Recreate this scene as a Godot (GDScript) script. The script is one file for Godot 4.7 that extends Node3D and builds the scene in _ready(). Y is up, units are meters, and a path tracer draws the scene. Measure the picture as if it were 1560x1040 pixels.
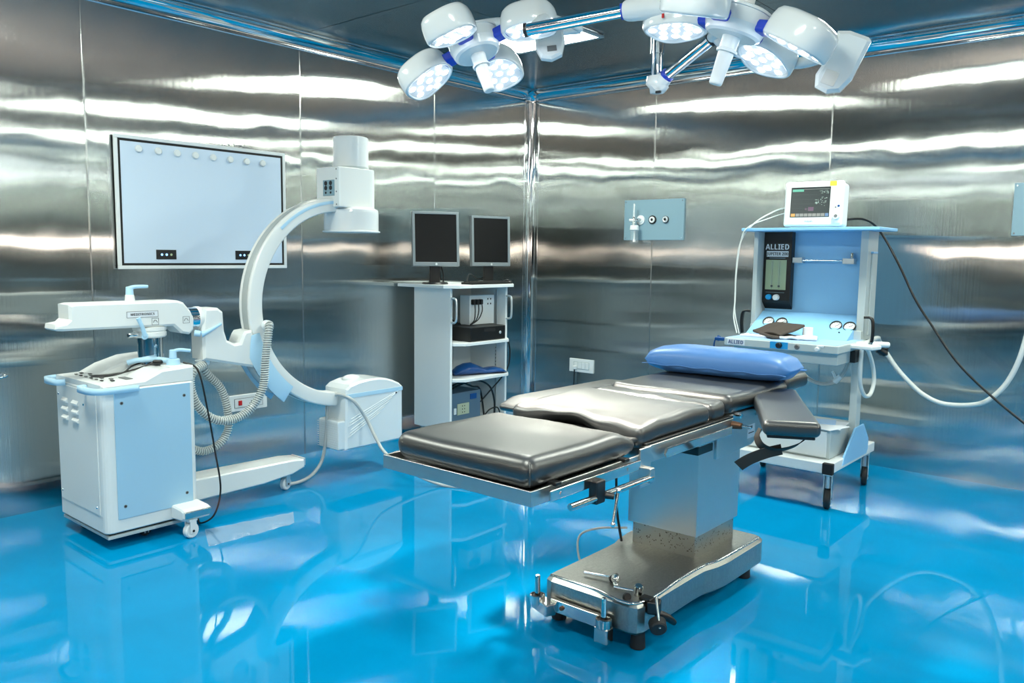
extends Node3D
# Operating theatre: steel-clad room, blue epoxy floor, C-arm, image cart, anaesthesia machine, operating table, two petal lamps.
# World: y up, metres. Left wall x = -5.009, back wall z = -6.136. The photographer stands at (0, 1.5, 0).

var M := {}
var noise := FastNoiseLite.new()
var taken := {}
const LW := -5.009
const BW := -6.136
const RW := 2.50
const FW := 0.90
const PANEL_TOP := 2.92
const CEIL := 3.02

func _ready() -> void:
	setup_view()
	make_materials()
	ceiling_lights()
	room()
	added_windows()
	operating_table()
	c_arm()
	equipment_cart()
	anaesthesia()
	surgical_lights()
	film_viewer()
	wall_fittings()
	loose_items()

# ------------------------------------------------------------------ camera, sky, exposure
func setup_view() -> void:
	var cam := Camera3D.new()
	cam.name = "camera"
	cam.fov = 45.5547
	cam.near = 0.05
	cam.far = 100.0
	cam.position = Vector3(0, 1.5, 0)
	cam.rotation = Vector3(-0.107244, 0.704475, 0.01237)
	add_child(cam)
	cam.current = true
	var e := Environment.new()
	e.background_mode = Environment.BG_COLOR
	e.background_color = Color(0.02, 0.02, 0.022)
	e.tonemap_mode = Environment.TONE_MAPPER_LINEAR
	e.tonemap_exposure = 1.98
	e.sdfgi_enabled = true
	e.ssao_enabled = true
	e.ssil_enabled = true
	var w := WorldEnvironment.new()
	w.name = "world_environment"
	w.environment = e
	add_child(w)

# a point on the sight line through a pixel of the 1560 x 1040 frame, `dist` metres from the photographer
func sight(u: float, v: float, dist: float) -> Vector3:
	var b := Basis.from_euler(Vector3(-0.107244, 0.704475, 0.01237))
	return Vector3(0, 1.5, 0) + (b * Vector3((u - 780.0) / 1238.4, -(v - 520.0) / 1238.4, -1.0)).normalized() * dist

# ------------------------------------------------------------------ mesh builder
class G:
	var v := PackedVector3Array()
	var n := PackedVector3Array()
	var uv := PackedVector2Array()
	var ix := PackedInt32Array()
	func add(p: Vector3, nn: Vector3, t := Vector2.ZERO) -> int:
		v.push_back(p); n.push_back(nn); uv.push_back(t)
		return v.size() - 1
	func tri(i: int, j: int, k: int) -> void:
		var c := (v[j] - v[i]).cross(v[k] - v[i])
		if c.length_squared() < 1e-18:
			return
		if c.dot(n[i] + n[j] + n[k]) > 0.0:
			ix.push_back(i); ix.push_back(k); ix.push_back(j)
		else:
			ix.push_back(i); ix.push_back(j); ix.push_back(k)
	func quad(a: int, b: int, c: int, d: int) -> void:
		tri(a, b, c); tri(a, c, d)
	func box(c: Vector3, s: Vector3, r := 0.004, b := Basis(), seg := 1) -> G:
		var h := s * 0.5
		r = minf(r, minf(h.x, minf(h.y, h.z)) * 0.98)
		var ax := []
		for k in 3:
			var l := []
			var hk: float = h[k]
			if r <= 0.0:
				l = [-hk, hk]
			else:
				for i in seg + 1:
					l.append(-hk + r * float(i) / seg)
				for i in seg + 1:
					l.append(hk - r + r * float(i) / seg)
			ax.append(l)
		for k in 3:
			var k1 := (k + 1) % 3
			var k2 := (k + 2) % 3
			for sg in [-1.0, 1.0]:
				var first := v.size()
				var l1: Array = ax[k1]
				var l2: Array = ax[k2]
				for a in l1:
					for q in l2:
						var p := Vector3.ZERO
						p[k] = h[k] * sg
						p[k1] = a
						p[k2] = q
						var inner := Vector3(clampf(p.x, -h.x + r, h.x - r), clampf(p.y, -h.y + r, h.y - r), clampf(p.z, -h.z + r, h.z - r))
						var dd := (p - inner).normalized()
						if r <= 0.0:
							dd = Vector3.ZERO
							dd[k] = sg
						add(c + b * (inner + dd * r), b * dd, Vector2(a, q))
				var m := l2.size()
				for i in l1.size() - 1:
					for j in m - 1:
						quad(first + i * m + j, first + (i + 1) * m + j, first + (i + 1) * m + j + 1, first + i * m + j + 1)
		return self
	# box given by its low and high corners
	func bx(lo: Vector3, hi: Vector3, r := 0.004) -> G:
		return box((lo + hi) * 0.5, (hi - lo).abs(), r)
	# profile of (radius, height) turned about the y axis of xf
	func lathe(pr: Array, xf: Transform3D, seg := 24, smooth := false, from := 0.0, to := TAU) -> G:
		var m := pr.size()
		var rows := []
		if smooth:
			var nn := []
			for i in m:
				var a: Vector2 = pr[maxi(i - 1, 0)]
				var b: Vector2 = pr[mini(i + 1, m - 1)]
				nn.append(Vector2(b.y - a.y, a.x - b.x).normalized())
			for i in m - 1:
				rows.append([pr[i], pr[i + 1], nn[i], nn[i + 1]])
		else:
			for i in m - 1:
				var a: Vector2 = pr[i]
				var b: Vector2 = pr[i + 1]
				var q := Vector2(b.y - a.y, a.x - b.x).normalized()
				rows.append([a, b, q, q])
		for row in rows:
			var first := v.size()
			for k in seg + 1:
				var t := lerpf(from, to, float(k) / seg)
				var d := Vector3(cos(t), 0, sin(t))
				for e in 2:
					var pp: Vector2 = row[e]
					var qn: Vector2 = row[2 + e]
					add(xf * (d * pp.x + Vector3(0, pp.y, 0)), (xf.basis * (d * qn.x + Vector3(0, qn.y, 0))).normalized(), Vector2(float(k) / seg, pp.y))
			for k in seg:
				quad(first + 2 * k, first + 2 * k + 1, first + 2 * k + 3, first + 2 * k + 2)
		return self
	static func along(a: Vector3, b: Vector3) -> Transform3D:
		var y := (b - a).normalized()
		var x := y.cross(Vector3(0, 0, 1) if absf(y.z) < 0.9 else Vector3(1, 0, 0)).normalized()
		return Transform3D(Basis(x, y, x.cross(y)), a)
	func cyl(a: Vector3, b: Vector3, r0: float, r1 := -1.0, seg := 20, bev := 0.0) -> G:
		if r1 < 0.0:
			r1 = r0
		var h := a.distance_to(b)
		var p := [Vector2(0, 0), Vector2(r0 - bev, 0)]
		if bev > 0.0:
			p.append(Vector2(r0, bev)); p.append(Vector2(r1, h - bev))
		else:
			p.append(Vector2(r1, h))
		p.append(Vector2(r1 - bev, h)); p.append(Vector2(0, h))
		return lathe(p, along(a, b), seg)
	func ball(c: Vector3, r: Vector3, seg := 16, b := Basis()) -> G:
		var pr := []
		for i in 9:
			var t := -PI / 2 + PI * i / 8.0
			pr.append(Vector2(cos(t), sin(t)))
		var f := v.size()
		lathe(pr, Transform3D(b * Basis.from_scale(r), c), seg, true)
		for i in range(f, v.size()):
			var q := b.inverse() * (v[i] - c)
			n[i] = (b * (q / (r * r))).normalized()
		return self
	# round tube along a path; rad may be one radius or one per point
	func tube(pts: Array, rad: Variant, seg := 8, caps := true) -> G:
		var m := pts.size()
		var t0: Vector3 = (pts[1] - pts[0]).normalized()
		var side := t0.cross(Vector3.UP if absf(t0.y) < 0.9 else Vector3.RIGHT).normalized()
		var first := v.size()
		for i in m:
			var p: Vector3 = pts[i]
			var t: Vector3 = (pts[mini(i + 1, m - 1)] - pts[maxi(i - 1, 0)]).normalized()
			side = (side - t * side.dot(t)).normalized()
			var up := t.cross(side)
			var r: float = rad[i] if rad is Array or rad is PackedFloat32Array else rad
			for k in seg + 1:
				var an := TAU * k / seg
				var d := side * cos(an) + up * sin(an)
				add(p + d * r, d)
		var w := seg + 1
		for i in m - 1:
			for k in seg:
				quad(first + i * w + k, first + (i + 1) * w + k, first + (i + 1) * w + k + 1, first + i * w + k + 1)
		if caps:
			for e in [0, m - 1]:
				var q: Vector3 = pts[e]
				var d: Vector3 = (pts[0] - pts[1]).normalized() if e == 0 else (pts[m - 1] - pts[m - 2]).normalized()
				var c := add(q, d)
				var f := v.size()
				for k in w:
					add(v[first + e * w + k], d)
				for k in seg:
					tri(c, f + k, f + k + 1)
		return self
	# polygon in the xy plane of xf pushed along z from 0 to depth, with chamfered rims
	func prism(poly: Array, depth: float, xf := Transform3D(), bev := 0.0) -> G:
		var m := poly.size()
		var area := 0.0
		for i in m:
			var a: Vector2 = poly[i]
			area += a.cross(poly[(i + 1) % m])
		var pl := poly.duplicate()
		if area < 0.0:
			pl.reverse()
		var ins := PackedVector2Array()
		for i in m:
			var a: Vector2 = pl[(i + m - 1) % m]
			var b: Vector2 = pl[i]
			var c: Vector2 = pl[(i + 1) % m]
			var n1 := Vector2(-(b - a).y, (b - a).x).normalized()
			var n2 := Vector2(-(c - b).y, (c - b).x).normalized()
			var mid := (n1 + n2).normalized()
			ins.push_back(b + mid * bev / maxf(mid.dot(n1), 0.35))
		var tri_ix := Geometry2D.triangulate_polygon(ins)
		for e in [0, 1]:
			var nn := xf.basis * Vector3(0, 0, -1.0 if e == 0 else 1.0)
			var f := v.size()
			for q in ins:
				add(xf * Vector3(q.x, q.y, depth * e), nn, q)
			for t in tri_ix.size() / 3:
				tri(f + tri_ix[3 * t], f + tri_ix[3 * t + 1], f + tri_ix[3 * t + 2])
		for i in m:
			var j := (i + 1) % m
			var a: Vector2 = pl[i]
			var b: Vector2 = pl[j]
			var o := Vector2((b - a).y, -(b - a).x).normalized()
			var nn := xf.basis * Vector3(o.x, o.y, 0)
			var i0 := add(xf * Vector3(a.x, a.y, bev), nn)
			var i1 := add(xf * Vector3(b.x, b.y, bev), nn)
			var i2 := add(xf * Vector3(b.x, b.y, depth - bev), nn)
			var i3 := add(xf * Vector3(a.x, a.y, depth - bev), nn)
			quad(i0, i1, i2, i3)
			if bev > 0.0:
				for e in [0, 1]:
					var z0: float = bev if e == 0 else depth - bev
					var z1: float = 0.0 if e == 0 else depth
					var q := (nn + xf.basis * Vector3(0, 0, -1.0 if e == 0 else 1.0)).normalized()
					var j0 := add(xf * Vector3(a.x, a.y, z0), q)
					var j1 := add(xf * Vector3(b.x, b.y, z0), q)
					var j2 := add(xf * Vector3(ins[j].x, ins[j].y, z1), q)
					var j3 := add(xf * Vector3(ins[i].x, ins[i].y, z1), q)
					quad(j0, j1, j2, j3)
		return self
	# closed strip of rings (each an array of points, same count); smooth
	func loft(rings: Array, cap_ends := true) -> G:
		var f := v.size()
		var w: int = rings[0].size()
		for r in rings:
			for p in r:
				add(p, Vector3.ZERO)
		var mid := Vector3.ZERO
		var faces := []
		for i in rings.size() - 1:
			for k in w:
				var k2 := (k + 1) % w
				faces.append([f + i * w + k, f + (i + 1) * w + k, f + (i + 1) * w + k2])
				faces.append([f + i * w + k, f + (i + 1) * w + k2, f + i * w + k2])
		if cap_ends:
			for e in [0, rings.size() - 1]:
				var c := Vector3.ZERO
				for p in rings[e]:
					c += p
				var ci := add(c / w, Vector3.ZERO)
				for k in w:
					if e == 0:
						faces.append([ci, f + k, f + (k + 1) % w])
					else:
						faces.append([ci, f + e * w + (k + 1) % w, f + e * w + k])
		# orient outwards: signed volume
		var vol := 0.0
		for t in faces:
			vol += v[t[0]].dot(v[t[1]].cross(v[t[2]]))
			mid += v[t[0]]
		var sg := 1.0 if vol > 0.0 else -1.0
		for t in faces:
			var c := (v[t[1]] - v[t[0]]).cross(v[t[2]] - v[t[0]]) * sg
			for i in t:
				n[i] += c
		for i in range(f, v.size()):
			n[i] = n[i].normalized()
		for t in faces:
			tri(t[0], t[1], t[2])
		return self
	# soft cushion: a rounded block on a fine grid, moved by `bend` (Callable Vector3 -> Vector3 in world space), smooth normals
	func cushion(c: Vector3, s: Vector3, r: float, sub: Vector3i, bend: Callable, b := Basis()) -> G:
		var h := s * 0.5
		r = minf(r, minf(h.x, minf(h.y, h.z)) * 0.98)
		var key := {}
		var faces := []
		var ax := []
		for k in 3:
			var l := []
			for i in 4:
				l.append(-h[k] + r * i / 4.0)
			for i in sub[k] + 1:
				l.append(lerpf(-h[k] + r, h[k] - r, float(i) / sub[k]))
			for i in range(1, 5):
				l.append(h[k] - r + r * i / 4.0)
			ax.append(l)
		for k in 3:
			var k1 := (k + 1) % 3
			var k2 := (k + 2) % 3
			for sg in [-1.0, 1.0]:
				var gi := []
				for a in ax[k1]:
					var row := []
					for q in ax[k2]:
						var p := Vector3.ZERO
						p[k] = h[k] * sg
						p[k1] = a
						p[k2] = q
						var inner := Vector3(clampf(p.x, -h.x + r, h.x - r), clampf(p.y, -h.y + r, h.y - r), clampf(p.z, -h.z + r, h.z - r))
						var o: Vector3 = inner + (p - inner).normalized() * r
						var kk := Vector3i((p * 20000.0).round())
						if not key.has(kk):
							key[kk] = add(bend.call(c + b * o), Vector3.ZERO, Vector2(a, q))
						row.append(key[kk])
					gi.append(row)
				for i in gi.size() - 1:
					for j in gi[0].size() - 1:
						var f4 := [gi[i][j], gi[i + 1][j], gi[i + 1][j + 1], gi[i][j + 1]]
						if sg < 0.0:
							f4.reverse()
						faces.append([f4[0], f4[1], f4[2]])
						faces.append([f4[0], f4[2], f4[3]])
		for t in faces:
			var cr := (v[t[1]] - v[t[0]]).cross(v[t[2]] - v[t[0]])
			for i in t:
				n[i] += cr
		for i in key.values():
			n[i] = n[i].normalized()
		for t in faces:
			tri(t[0], t[1], t[2])
		return self
	func mesh(origin: Vector3) -> ArrayMesh:
		var a := []
		a.resize(Mesh.ARRAY_MAX)
		var vv := PackedVector3Array()
		vv.resize(v.size())
		for i in v.size():
			vv[i] = v[i] - origin
		a[Mesh.ARRAY_VERTEX] = vv
		a[Mesh.ARRAY_NORMAL] = n
		a[Mesh.ARRAY_TEX_UV] = uv
		a[Mesh.ARRAY_INDEX] = ix
		var m := ArrayMesh.new()
		m.add_surface_from_arrays(Mesh.PRIMITIVE_TRIANGLES, a)
		return m

static func path(pts: Array, per := 8) -> Array:
	var out := []
	var m := pts.size()
	for i in m - 1:
		var p0: Vector3 = pts[maxi(i - 1, 0)]
		var p1: Vector3 = pts[i]
		var p2: Vector3 = pts[i + 1]
		var p3: Vector3 = pts[mini(i + 2, m - 1)]
		for k in per:
			out.append(p1.cubic_interpolate(p2, p0, p3, float(k) / per))
	out.append(pts[m - 1])
	return out

# ------------------------------------------------------------------ nodes
func numbered(called: String) -> String:
	if not taken.has(called):
		taken[called] = 0
		return called
	taken[called] += 1
	return "%s_%03d" % [called, taken[called]]

func thing(called: String, label: String, category: String, at: Vector3, group := "") -> Node3D:
	var o := Node3D.new()
	o.name = numbered(called)
	add_child(o)
	o.position = at
	o.set_meta("label", label)
	o.set_meta("category", category)
	if group:
		o.set_meta("group", group)
	return o

func structure(called: String, at := Vector3.ZERO) -> Node3D:
	var o := Node3D.new()
	o.name = called
	add_child(o)
	o.position = at
	o.set_meta("kind", "structure")
	return o

func base_of(o: Node) -> Vector3:
	var p := Vector3.ZERO
	while o is Node3D and o != self:
		p += (o as Node3D).position
		o = o.get_parent()
	return p

# commits a shape given in world coordinates as one mesh under `parent`
func part(parent: Node, called: String, g: G, m: Material, label := "") -> MeshInstance3D:
	var o := MeshInstance3D.new()
	o.name = called
	o.mesh = g.mesh(base_of(parent))
	o.mesh.surface_set_material(0, m)
	parent.add_child(o, true)
	if label:
		o.set_meta("label", label)
	return o

func single(called: String, label: String, category: String, at: Vector3, g: G, m: Material, group := "") -> MeshInstance3D:
	var o := MeshInstance3D.new()
	o.name = numbered(called)
	o.mesh = g.mesh(at)
	o.mesh.surface_set_material(0, m)
	add_child(o)
	o.position = at
	o.set_meta("label", label)
	o.set_meta("category", category)
	if group:
		o.set_meta("group", group)
	return o

func lettering(parent: Node, words: String, height: float, at: Vector3, b: Basis, m: Material, bold := true, wide := 1.0) -> void:
	var t := TextMesh.new()
	var f := SystemFont.new()
	f.font_names = PackedStringArray(["Droid Sans"])
	f.font_weight = 700 if bold else 400
	t.font = f
	t.text = words
	t.font_size = 48
	t.pixel_size = height / 35.0
	t.depth = 0.0008
	t.curve_step = 2.0
	t.material = m
	var o := MeshInstance3D.new()
	o.name = "lettering"
	o.mesh = t
	parent.add_child(o, true)
	o.transform = Transform3D(b * Basis.from_scale(Vector3(wide, 1, 1)), at - base_of(parent))

# ------------------------------------------------------------------ materials
func mat(called: String, c: Color, rough := 0.5, metal := 0.0, spec := 0.5) -> StandardMaterial3D:
	var m := StandardMaterial3D.new()
	m.resource_name = called
	m.albedo_color = c
	m.roughness = rough
	m.metallic = metal
	m.metallic_specular = spec
	M[called] = m
	return m

func glow(called: String, c: Color, energy: float) -> StandardMaterial3D:
	var m := mat(called, Color(0.9, 0.9, 0.9), 0.4)
	m.emission_enabled = true
	m.emission = c
	m.emission_energy_multiplier = energy
	return m

# fine-grained noise picture between two greys, stretched by (sx, sy)
func grain_image(w: int, h: int, sx: float, sy: float, lo: float, hi: float, sd: int, freq := 0.5) -> ImageTexture:
	var f := FastNoiseLite.new()
	f.seed = sd
	f.noise_type = FastNoiseLite.TYPE_SIMPLEX
	f.fractal_octaves = 3
	f.frequency = freq
	var im := Image.create(w, h, false, Image.FORMAT_RGB8)
	for y in h:
		for x in w:
			var a := TAU * x / w
			var q := TAU * y / h
			var k := f.get_noise_3d(cos(a) * w / TAU * sx, sin(a) * w / TAU * sx, (sin(q) + 2.0 * cos(q)) * h / TAU * sy) * 0.5 + 0.5
			var s := lerpf(lo, hi, k)
			im.set_pixel(x, y, Color(s, s, s))
	return ImageTexture.create_from_image(im)

# light ground with scattered dark brown specks, clustered
func speckled(size: int, count: int, sd: int) -> ImageTexture:
	var r := RandomNumberGenerator.new()
	r.seed = sd
	var im := Image.create(size, size, false, Image.FORMAT_RGB8)
	im.fill(Color(0.95, 0.94, 0.92))
	for k in count:
		var c := Vector2(r.randi() % size, r.randi() % size)
		var n := 1 + r.randi() % 4
		for i in n:
			var p := c + Vector2(r.randfn(0, 4), r.randfn(0, 3))
			var s := 1 + r.randi() % 3
			im.fill_rect(Rect2i(int(p.x), int(p.y), s, s), Color(0.30, 0.25, 0.21).lerp(Color(0.7, 0.66, 0.6), r.randf()))
	return ImageTexture.create_from_image(im)

# normals of vertical brushing: each column leans sideways by its own small amount
func brushed_normals(w: int, spread: float, sd: int) -> ImageTexture:
	var r := RandomNumberGenerator.new()
	r.seed = sd
	var im := Image.create(w, 8, false, Image.FORMAT_RGB8)
	for x in w:
		var t := clampf(r.randfn(0.0, spread), -0.6, 0.6)
		var nn := Vector3(t, 0, 1).normalized()
		for y in 8:
			im.set_pixel(x, y, Color(nn.x * 0.5 + 0.5, 0.5, nn.z * 0.5 + 0.5))
	return ImageTexture.create_from_image(im)

func make_materials() -> void:
	noise.seed = 7
	noise.noise_type = FastNoiseLite.TYPE_SIMPLEX
	noise.fractal_octaves = 2
	noise.frequency = 1.0
	var s := mat("wall_steel", Color(0.795, 0.81, 0.805), 0.09, 1.0)
	s.anisotropy_enabled = true
	s.anisotropy = 1.0
	s.normal_enabled = true
	s.normal_texture = brushed_normals(1024, 0.11, 3)
	s.uv1_scale = Vector3(24.0, 1.0, 1.0)
	var c := mat("ceiling_steel", Color(0.66, 0.67, 0.67), 0.16, 1.0)
	c.anisotropy_enabled = true
	c.anisotropy = 0.6
	mat("backing", Color(0.25, 0.26, 0.27), 0.7)
	mat("seam_metal", Color(0.72, 0.74, 0.74), 0.22, 1.0)
	mat("polished", Color(0.83, 0.85, 0.86), 0.07, 1.0)
	mat("chrome", Color(0.88, 0.89, 0.90), 0.05, 1.0)
	var st := mat("table_steel", Color(0.77, 0.775, 0.77), 0.40, 1.0)
	st.roughness_texture = grain_image(256, 256, 0.12, 0.12, 0.75, 1.0, 11)
	st.uv1_triplanar = true
	st.uv1_scale = Vector3(2.5, 2.5, 2.5)
	var bs := mat("worn_steel", Color(0.69, 0.69, 0.67), 0.42, 1.0)
	bs.albedo_texture = grain_image(256, 256, 0.2, 0.2, 0.86, 1.0, 12)
	bs.roughness_texture = grain_image(256, 256, 0.15, 0.15, 0.72, 1.0, 13)
	bs.uv1_triplanar = true
	bs.uv1_scale = Vector3(3, 3, 3)
	mat("bright_steel", Color(0.80, 0.80, 0.79), 0.12, 1.0)
	mat("dark_metal", Color(0.28, 0.27, 0.27), 0.4, 1.0)
	var fl := mat("floor_epoxy", Color(0.0, 0.54, 0.76), 0.03, 0.0, 0.27)
	fl.albedo_texture = grain_image(256, 256, 0.03, 0.03, 0.93, 1.0, 21)
	fl.heightmap_enabled = true
	fl.heightmap_texture = grain_image(256, 256, 0.05, 0.05, 0.0, 1.0, 22)
	fl.heightmap_scale = 0.004
	fl.uv1_triplanar = true
	fl.uv1_world_triplanar = true
	fl.uv1_scale = Vector3(0.55, 0.55, 0.55)
	mat("white_paint", Color(0.87, 0.885, 0.88), 0.3)
	mat("white_gloss", Color(0.86, 0.88, 0.885), 0.16)
	mat("white_plastic", Color(0.87, 0.89, 0.89), 0.42)
	mat("grey_paint", Color(0.72, 0.76, 0.76), 0.4)
	mat("pale_blue", Color(0.62, 0.77, 0.86), 0.34)
	mat("ice_blue", Color(0.68, 0.83, 0.92), 0.36)
	mat("machine_blue", Color(0.55, 0.77, 0.92), 0.4)
	mat("lamp_blue", Color(0.10, 0.24, 0.72), 0.35)
	mat("deep_blue", Color(0.07, 0.28, 0.52), 0.3)
	mat("cyan_label", Color(0.05, 0.60, 0.85), 0.5)
	mat("black", Color(0.045, 0.05, 0.055), 0.38)
	mat("black_matte", Color(0.05, 0.05, 0.052), 0.7)
	mat("rubber", Color(0.12, 0.125, 0.13), 0.6)
	mat("grey_rubber", Color(0.42, 0.43, 0.43), 0.55)
	var le := mat("leather", Color(0.080, 0.095, 0.103), 0.37, 0.0, 0.8)
	le.heightmap_enabled = true
	le.heightmap_texture = grain_image(256, 256, 0.6, 0.6, 0.0, 1.0, 31)
	le.heightmap_scale = 0.03
	le.uv1_triplanar = true
	le.uv1_scale = Vector3(5, 5, 5)
	le.clearcoat_enabled = true
	le.clearcoat = 0.5
	le.clearcoat_roughness = 0.45
	# lower sleeve of the table column: steel with specks of rust and grime
	var sp := mat("stained_steel", Color(0.70, 0.70, 0.68), 0.40, 1.0)
	sp.albedo_texture = speckled(256, 190, 17)
	sp.uv1_triplanar = true
	sp.uv1_scale = Vector3(2.6, 2.6, 2.6)
	mat("strap_cloth", Color(0.19, 0.17, 0.15), 0.8)
	mat("pillow_vinyl", Color(0.31, 0.51, 0.76), 0.40)
	mat("brown_cloth", Color(0.27, 0.235, 0.21), 0.75)
	mat("paper", Color(0.86, 0.88, 0.90), 0.7)
	mat("sheet_blue", Color(0.62, 0.76, 0.90), 0.4)
	mat("acrylic", Color(0.78, 0.85, 0.92), 0.18)
	mat("silver", Color(0.80, 0.83, 0.84), 0.3, 0.6)
	mat("monitor_grey", Color(0.44, 0.48, 0.50), 0.35)
	mat("screen_black", Color(0.05, 0.055, 0.06), 0.28, 0.0, 0.35)
	mat("panel_grey", Color(0.50, 0.62, 0.67), 0.35)
	mat("box_grey", Color(0.34, 0.43, 0.50), 0.45)
	mat("socket_cream", Color(0.72, 0.74, 0.62), 0.5)
	mat("red", Color(0.75, 0.08, 0.09), 0.4)
	mat("brass", Color(0.42, 0.31, 0.24), 0.4, 0.8)
	mat("yellow", Color(0.82, 0.80, 0.25), 0.6)
	mat("ink", Color(0.08, 0.09, 0.10), 0.6)
	mat("ink_blue", Color(0.05, 0.22, 0.45), 0.6)
	mat("print_white", Color(0.85, 0.87, 0.88), 0.6)
	mat("gauge_face", Color(0.84, 0.86, 0.86), 0.3)
	mat("flow_scale", Color(0.66, 0.72, 0.58), 0.3)
	mat("track_grey", Color(0.66, 0.69, 0.69), 0.25)
	mat("hose_white", Color(0.82, 0.84, 0.83), 0.45)
	mat("hose_grey", Color(0.70, 0.72, 0.72), 0.3)
	var ch := mat("clear_hose", Color(0.52, 0.55, 0.55), 0.3)
	ch.clearcoat_enabled = true
	ch.clearcoat = 0.8
	ch.clearcoat_roughness = 0.1
	var wr := mat("wrap_film", Color(0.95, 0.97, 0.98, 0.16), 0.12)
	wr.transparency = BaseMaterial3D.TRANSPARENCY_ALPHA
	var gl := mat("clear_glass", Color(0.93, 0.97, 0.97, 0.12), 0.04)
	gl.transparency = BaseMaterial3D.TRANSPARENCY_ALPHA
	var ws := mat("wrapped_white", Color(0.87, 0.90, 0.91), 0.3)
	ws.clearcoat_enabled = true
	ws.clearcoat = 0.7
	ws.clearcoat_roughness = 0.12
	glow("panel_glow", Color(0.96, 1.0, 0.99), 5.0)
	glow("led_glow", Color(0.97, 0.99, 1.0), 7.0)
	glow("added_window_glow", Color(1.0, 0.88, 0.79), 1.6)  # warm glow of the added, unseen strip windows
	glow("indicator_glow", Color(0.1, 0.6, 1.0), 1.2)

# ------------------------------------------------------------------ ceiling lights
const LIGHT_X := [-3.705, -1.25, 1.2]
const LIGHT_Z := [-4.615, -1.0]
func ceiling_lights() -> void:
	var where := ["nearest the chrome corner trim of the steel walls", "over the blue anaesthesia trolley", "beyond the anaesthesia trolley by the wall with an added strip window", "in front of the film viewer wall", "before the foot of the operating table", "in the corner between the two added strip windows"]
	var proto: Node3D = null
	var k := 0
	for z in LIGHT_Z:
		for x in LIGHT_X:
			var o: Node3D
			if proto == null:
				o = thing("ceiling_light", "", "light", Vector3(x, CEIL - 0.02, z), "ceiling panel lights")
				var p := o.position
				var fr := G.new()
				for s in [-1.0, 1.0]:
					fr.box(p + Vector3(0.372 * s, 0.0085, 0), Vector3(0.03, 0.017, 0.48), 0.003)
					fr.box(p + Vector3(0, 0.0085, 0.225 * s), Vector3(0.714, 0.017, 0.03), 0.003)
				part(o, "frame", fr, M.silver)
				part(o, "diffuser", G.new().box(p + Vector3(0, 0.011, 0), Vector3(0.714, 0.008, 0.42), 0.0), M.panel_glow)
				proto = o
			else:
				o = proto.duplicate()
				o.name = numbered("ceiling_light")
				add_child(o)
				o.position = Vector3(x, CEIL - 0.02, z)
			o.set_meta("label", "flat white LED ceiling panel " + where[k])
			k += 1
	for o in get_children():
		if o.name.begins_with("ceiling_light"):
			var l := AreaLight3D.new()
			l.name = "panel_lamp"
			l.area_size = Vector2(0.71, 0.42)
			l.light_color = Color(0.98, 1.0, 0.94)
			l.light_energy = 2.7
			l.area_range = 20.0
			l.shadow_enabled = true
			l.rotation = Vector3(-PI / 2, 0, 0)
			l.position = Vector3(0, 0.004, 0)
			o.add_child(l)

# ------------------------------------------------------------------ room shell
# a steel sheet: slightly wavy front skin, u across, w up, facing nn
func sheet(o: Vector3, u: Vector3, w: Vector3, nn: Vector3, wide: float, high: float, nu: int, nw: int, amp: float, sd: float) -> G:
	var g := G.new()
	var wave := func(a: float, b: float) -> float:
		return amp * (noise.get_noise_3d(a * 0.55, b * 0.95, sd) + 0.45 * noise.get_noise_3d(a * 2.0, b * 2.0, sd + 9.0))
	for i in nu + 1:
		for j in nw + 1:
			var a := wide * i / nu
			var b := high * j / nw
			var e := 0.004
			var da: float = (wave.call(a + e, b) - wave.call(a - e, b)) / (2 * e)
			var db: float = (wave.call(a, b + e) - wave.call(a, b - e)) / (2 * e)
			g.add(o + u * a + w * b + nn * wave.call(a, b), (nn - u * da - w * db).normalized(), Vector2(a, b))
	for i in nu:
		for j in nw:
			g.quad(i * (nw + 1) + j, (i + 1) * (nw + 1) + j, (i + 1) * (nw + 1) + j + 1, i * (nw + 1) + j + 1)
	# folded rims back to the wall
	var c := [o, o + u * wide, o + u * wide + w * high, o + w * high]
	for k in 4:
		var p: Vector3 = c[k]
		var q: Vector3 = c[(k + 1) % 4]
		var side := (q - p).cross(nn).normalized()
		var i0 := g.add(p, side)
		var i1 := g.add(q, side)
		var i2 := g.add(q - nn * 0.02, side)
		var i3 := g.add(p - nn * 0.02, side)
		g.quad(i0, i1, i2, i3)
	return g

# a clad wall from a to b (along u): panels between the joints, a narrow metal joint strip at each
func clad_wall(called: String, a: Vector3, u: Vector3, nn: Vector3, joints: Array, sd: float) -> void:
	var wl := structure(called, a)
	var length: float = joints[joints.size() - 1]
	part(wl, "backing", G.new().box(a + u * length * 0.5 - nn * 0.09 + Vector3(0, 1.56, 0), (u * (length + 0.3)).abs() + Vector3(0, 3.2, 0) + nn.abs() * 0.12, 0.0), M.backing)
	for k in joints.size() - 1:
		var p: float = joints[k] + 0.003
		var q: float = joints[k + 1] - 0.003
		part(wl, "panel", sheet(a + u * p, u, Vector3.UP, nn, q - p, PANEL_TOP, 24, 56, 0.0012, sd + k * 5.0), M.wall_steel)
		if k > 0:
			part(wl, "joint_strip", G.new().box(a + u * joints[k] + Vector3(0, PANEL_TOP / 2, 0), (u * 0.010).abs() + Vector3(0, PANEL_TOP, 0) + nn.abs() * 0.006, 0.0025), M.seam_metal)

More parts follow.
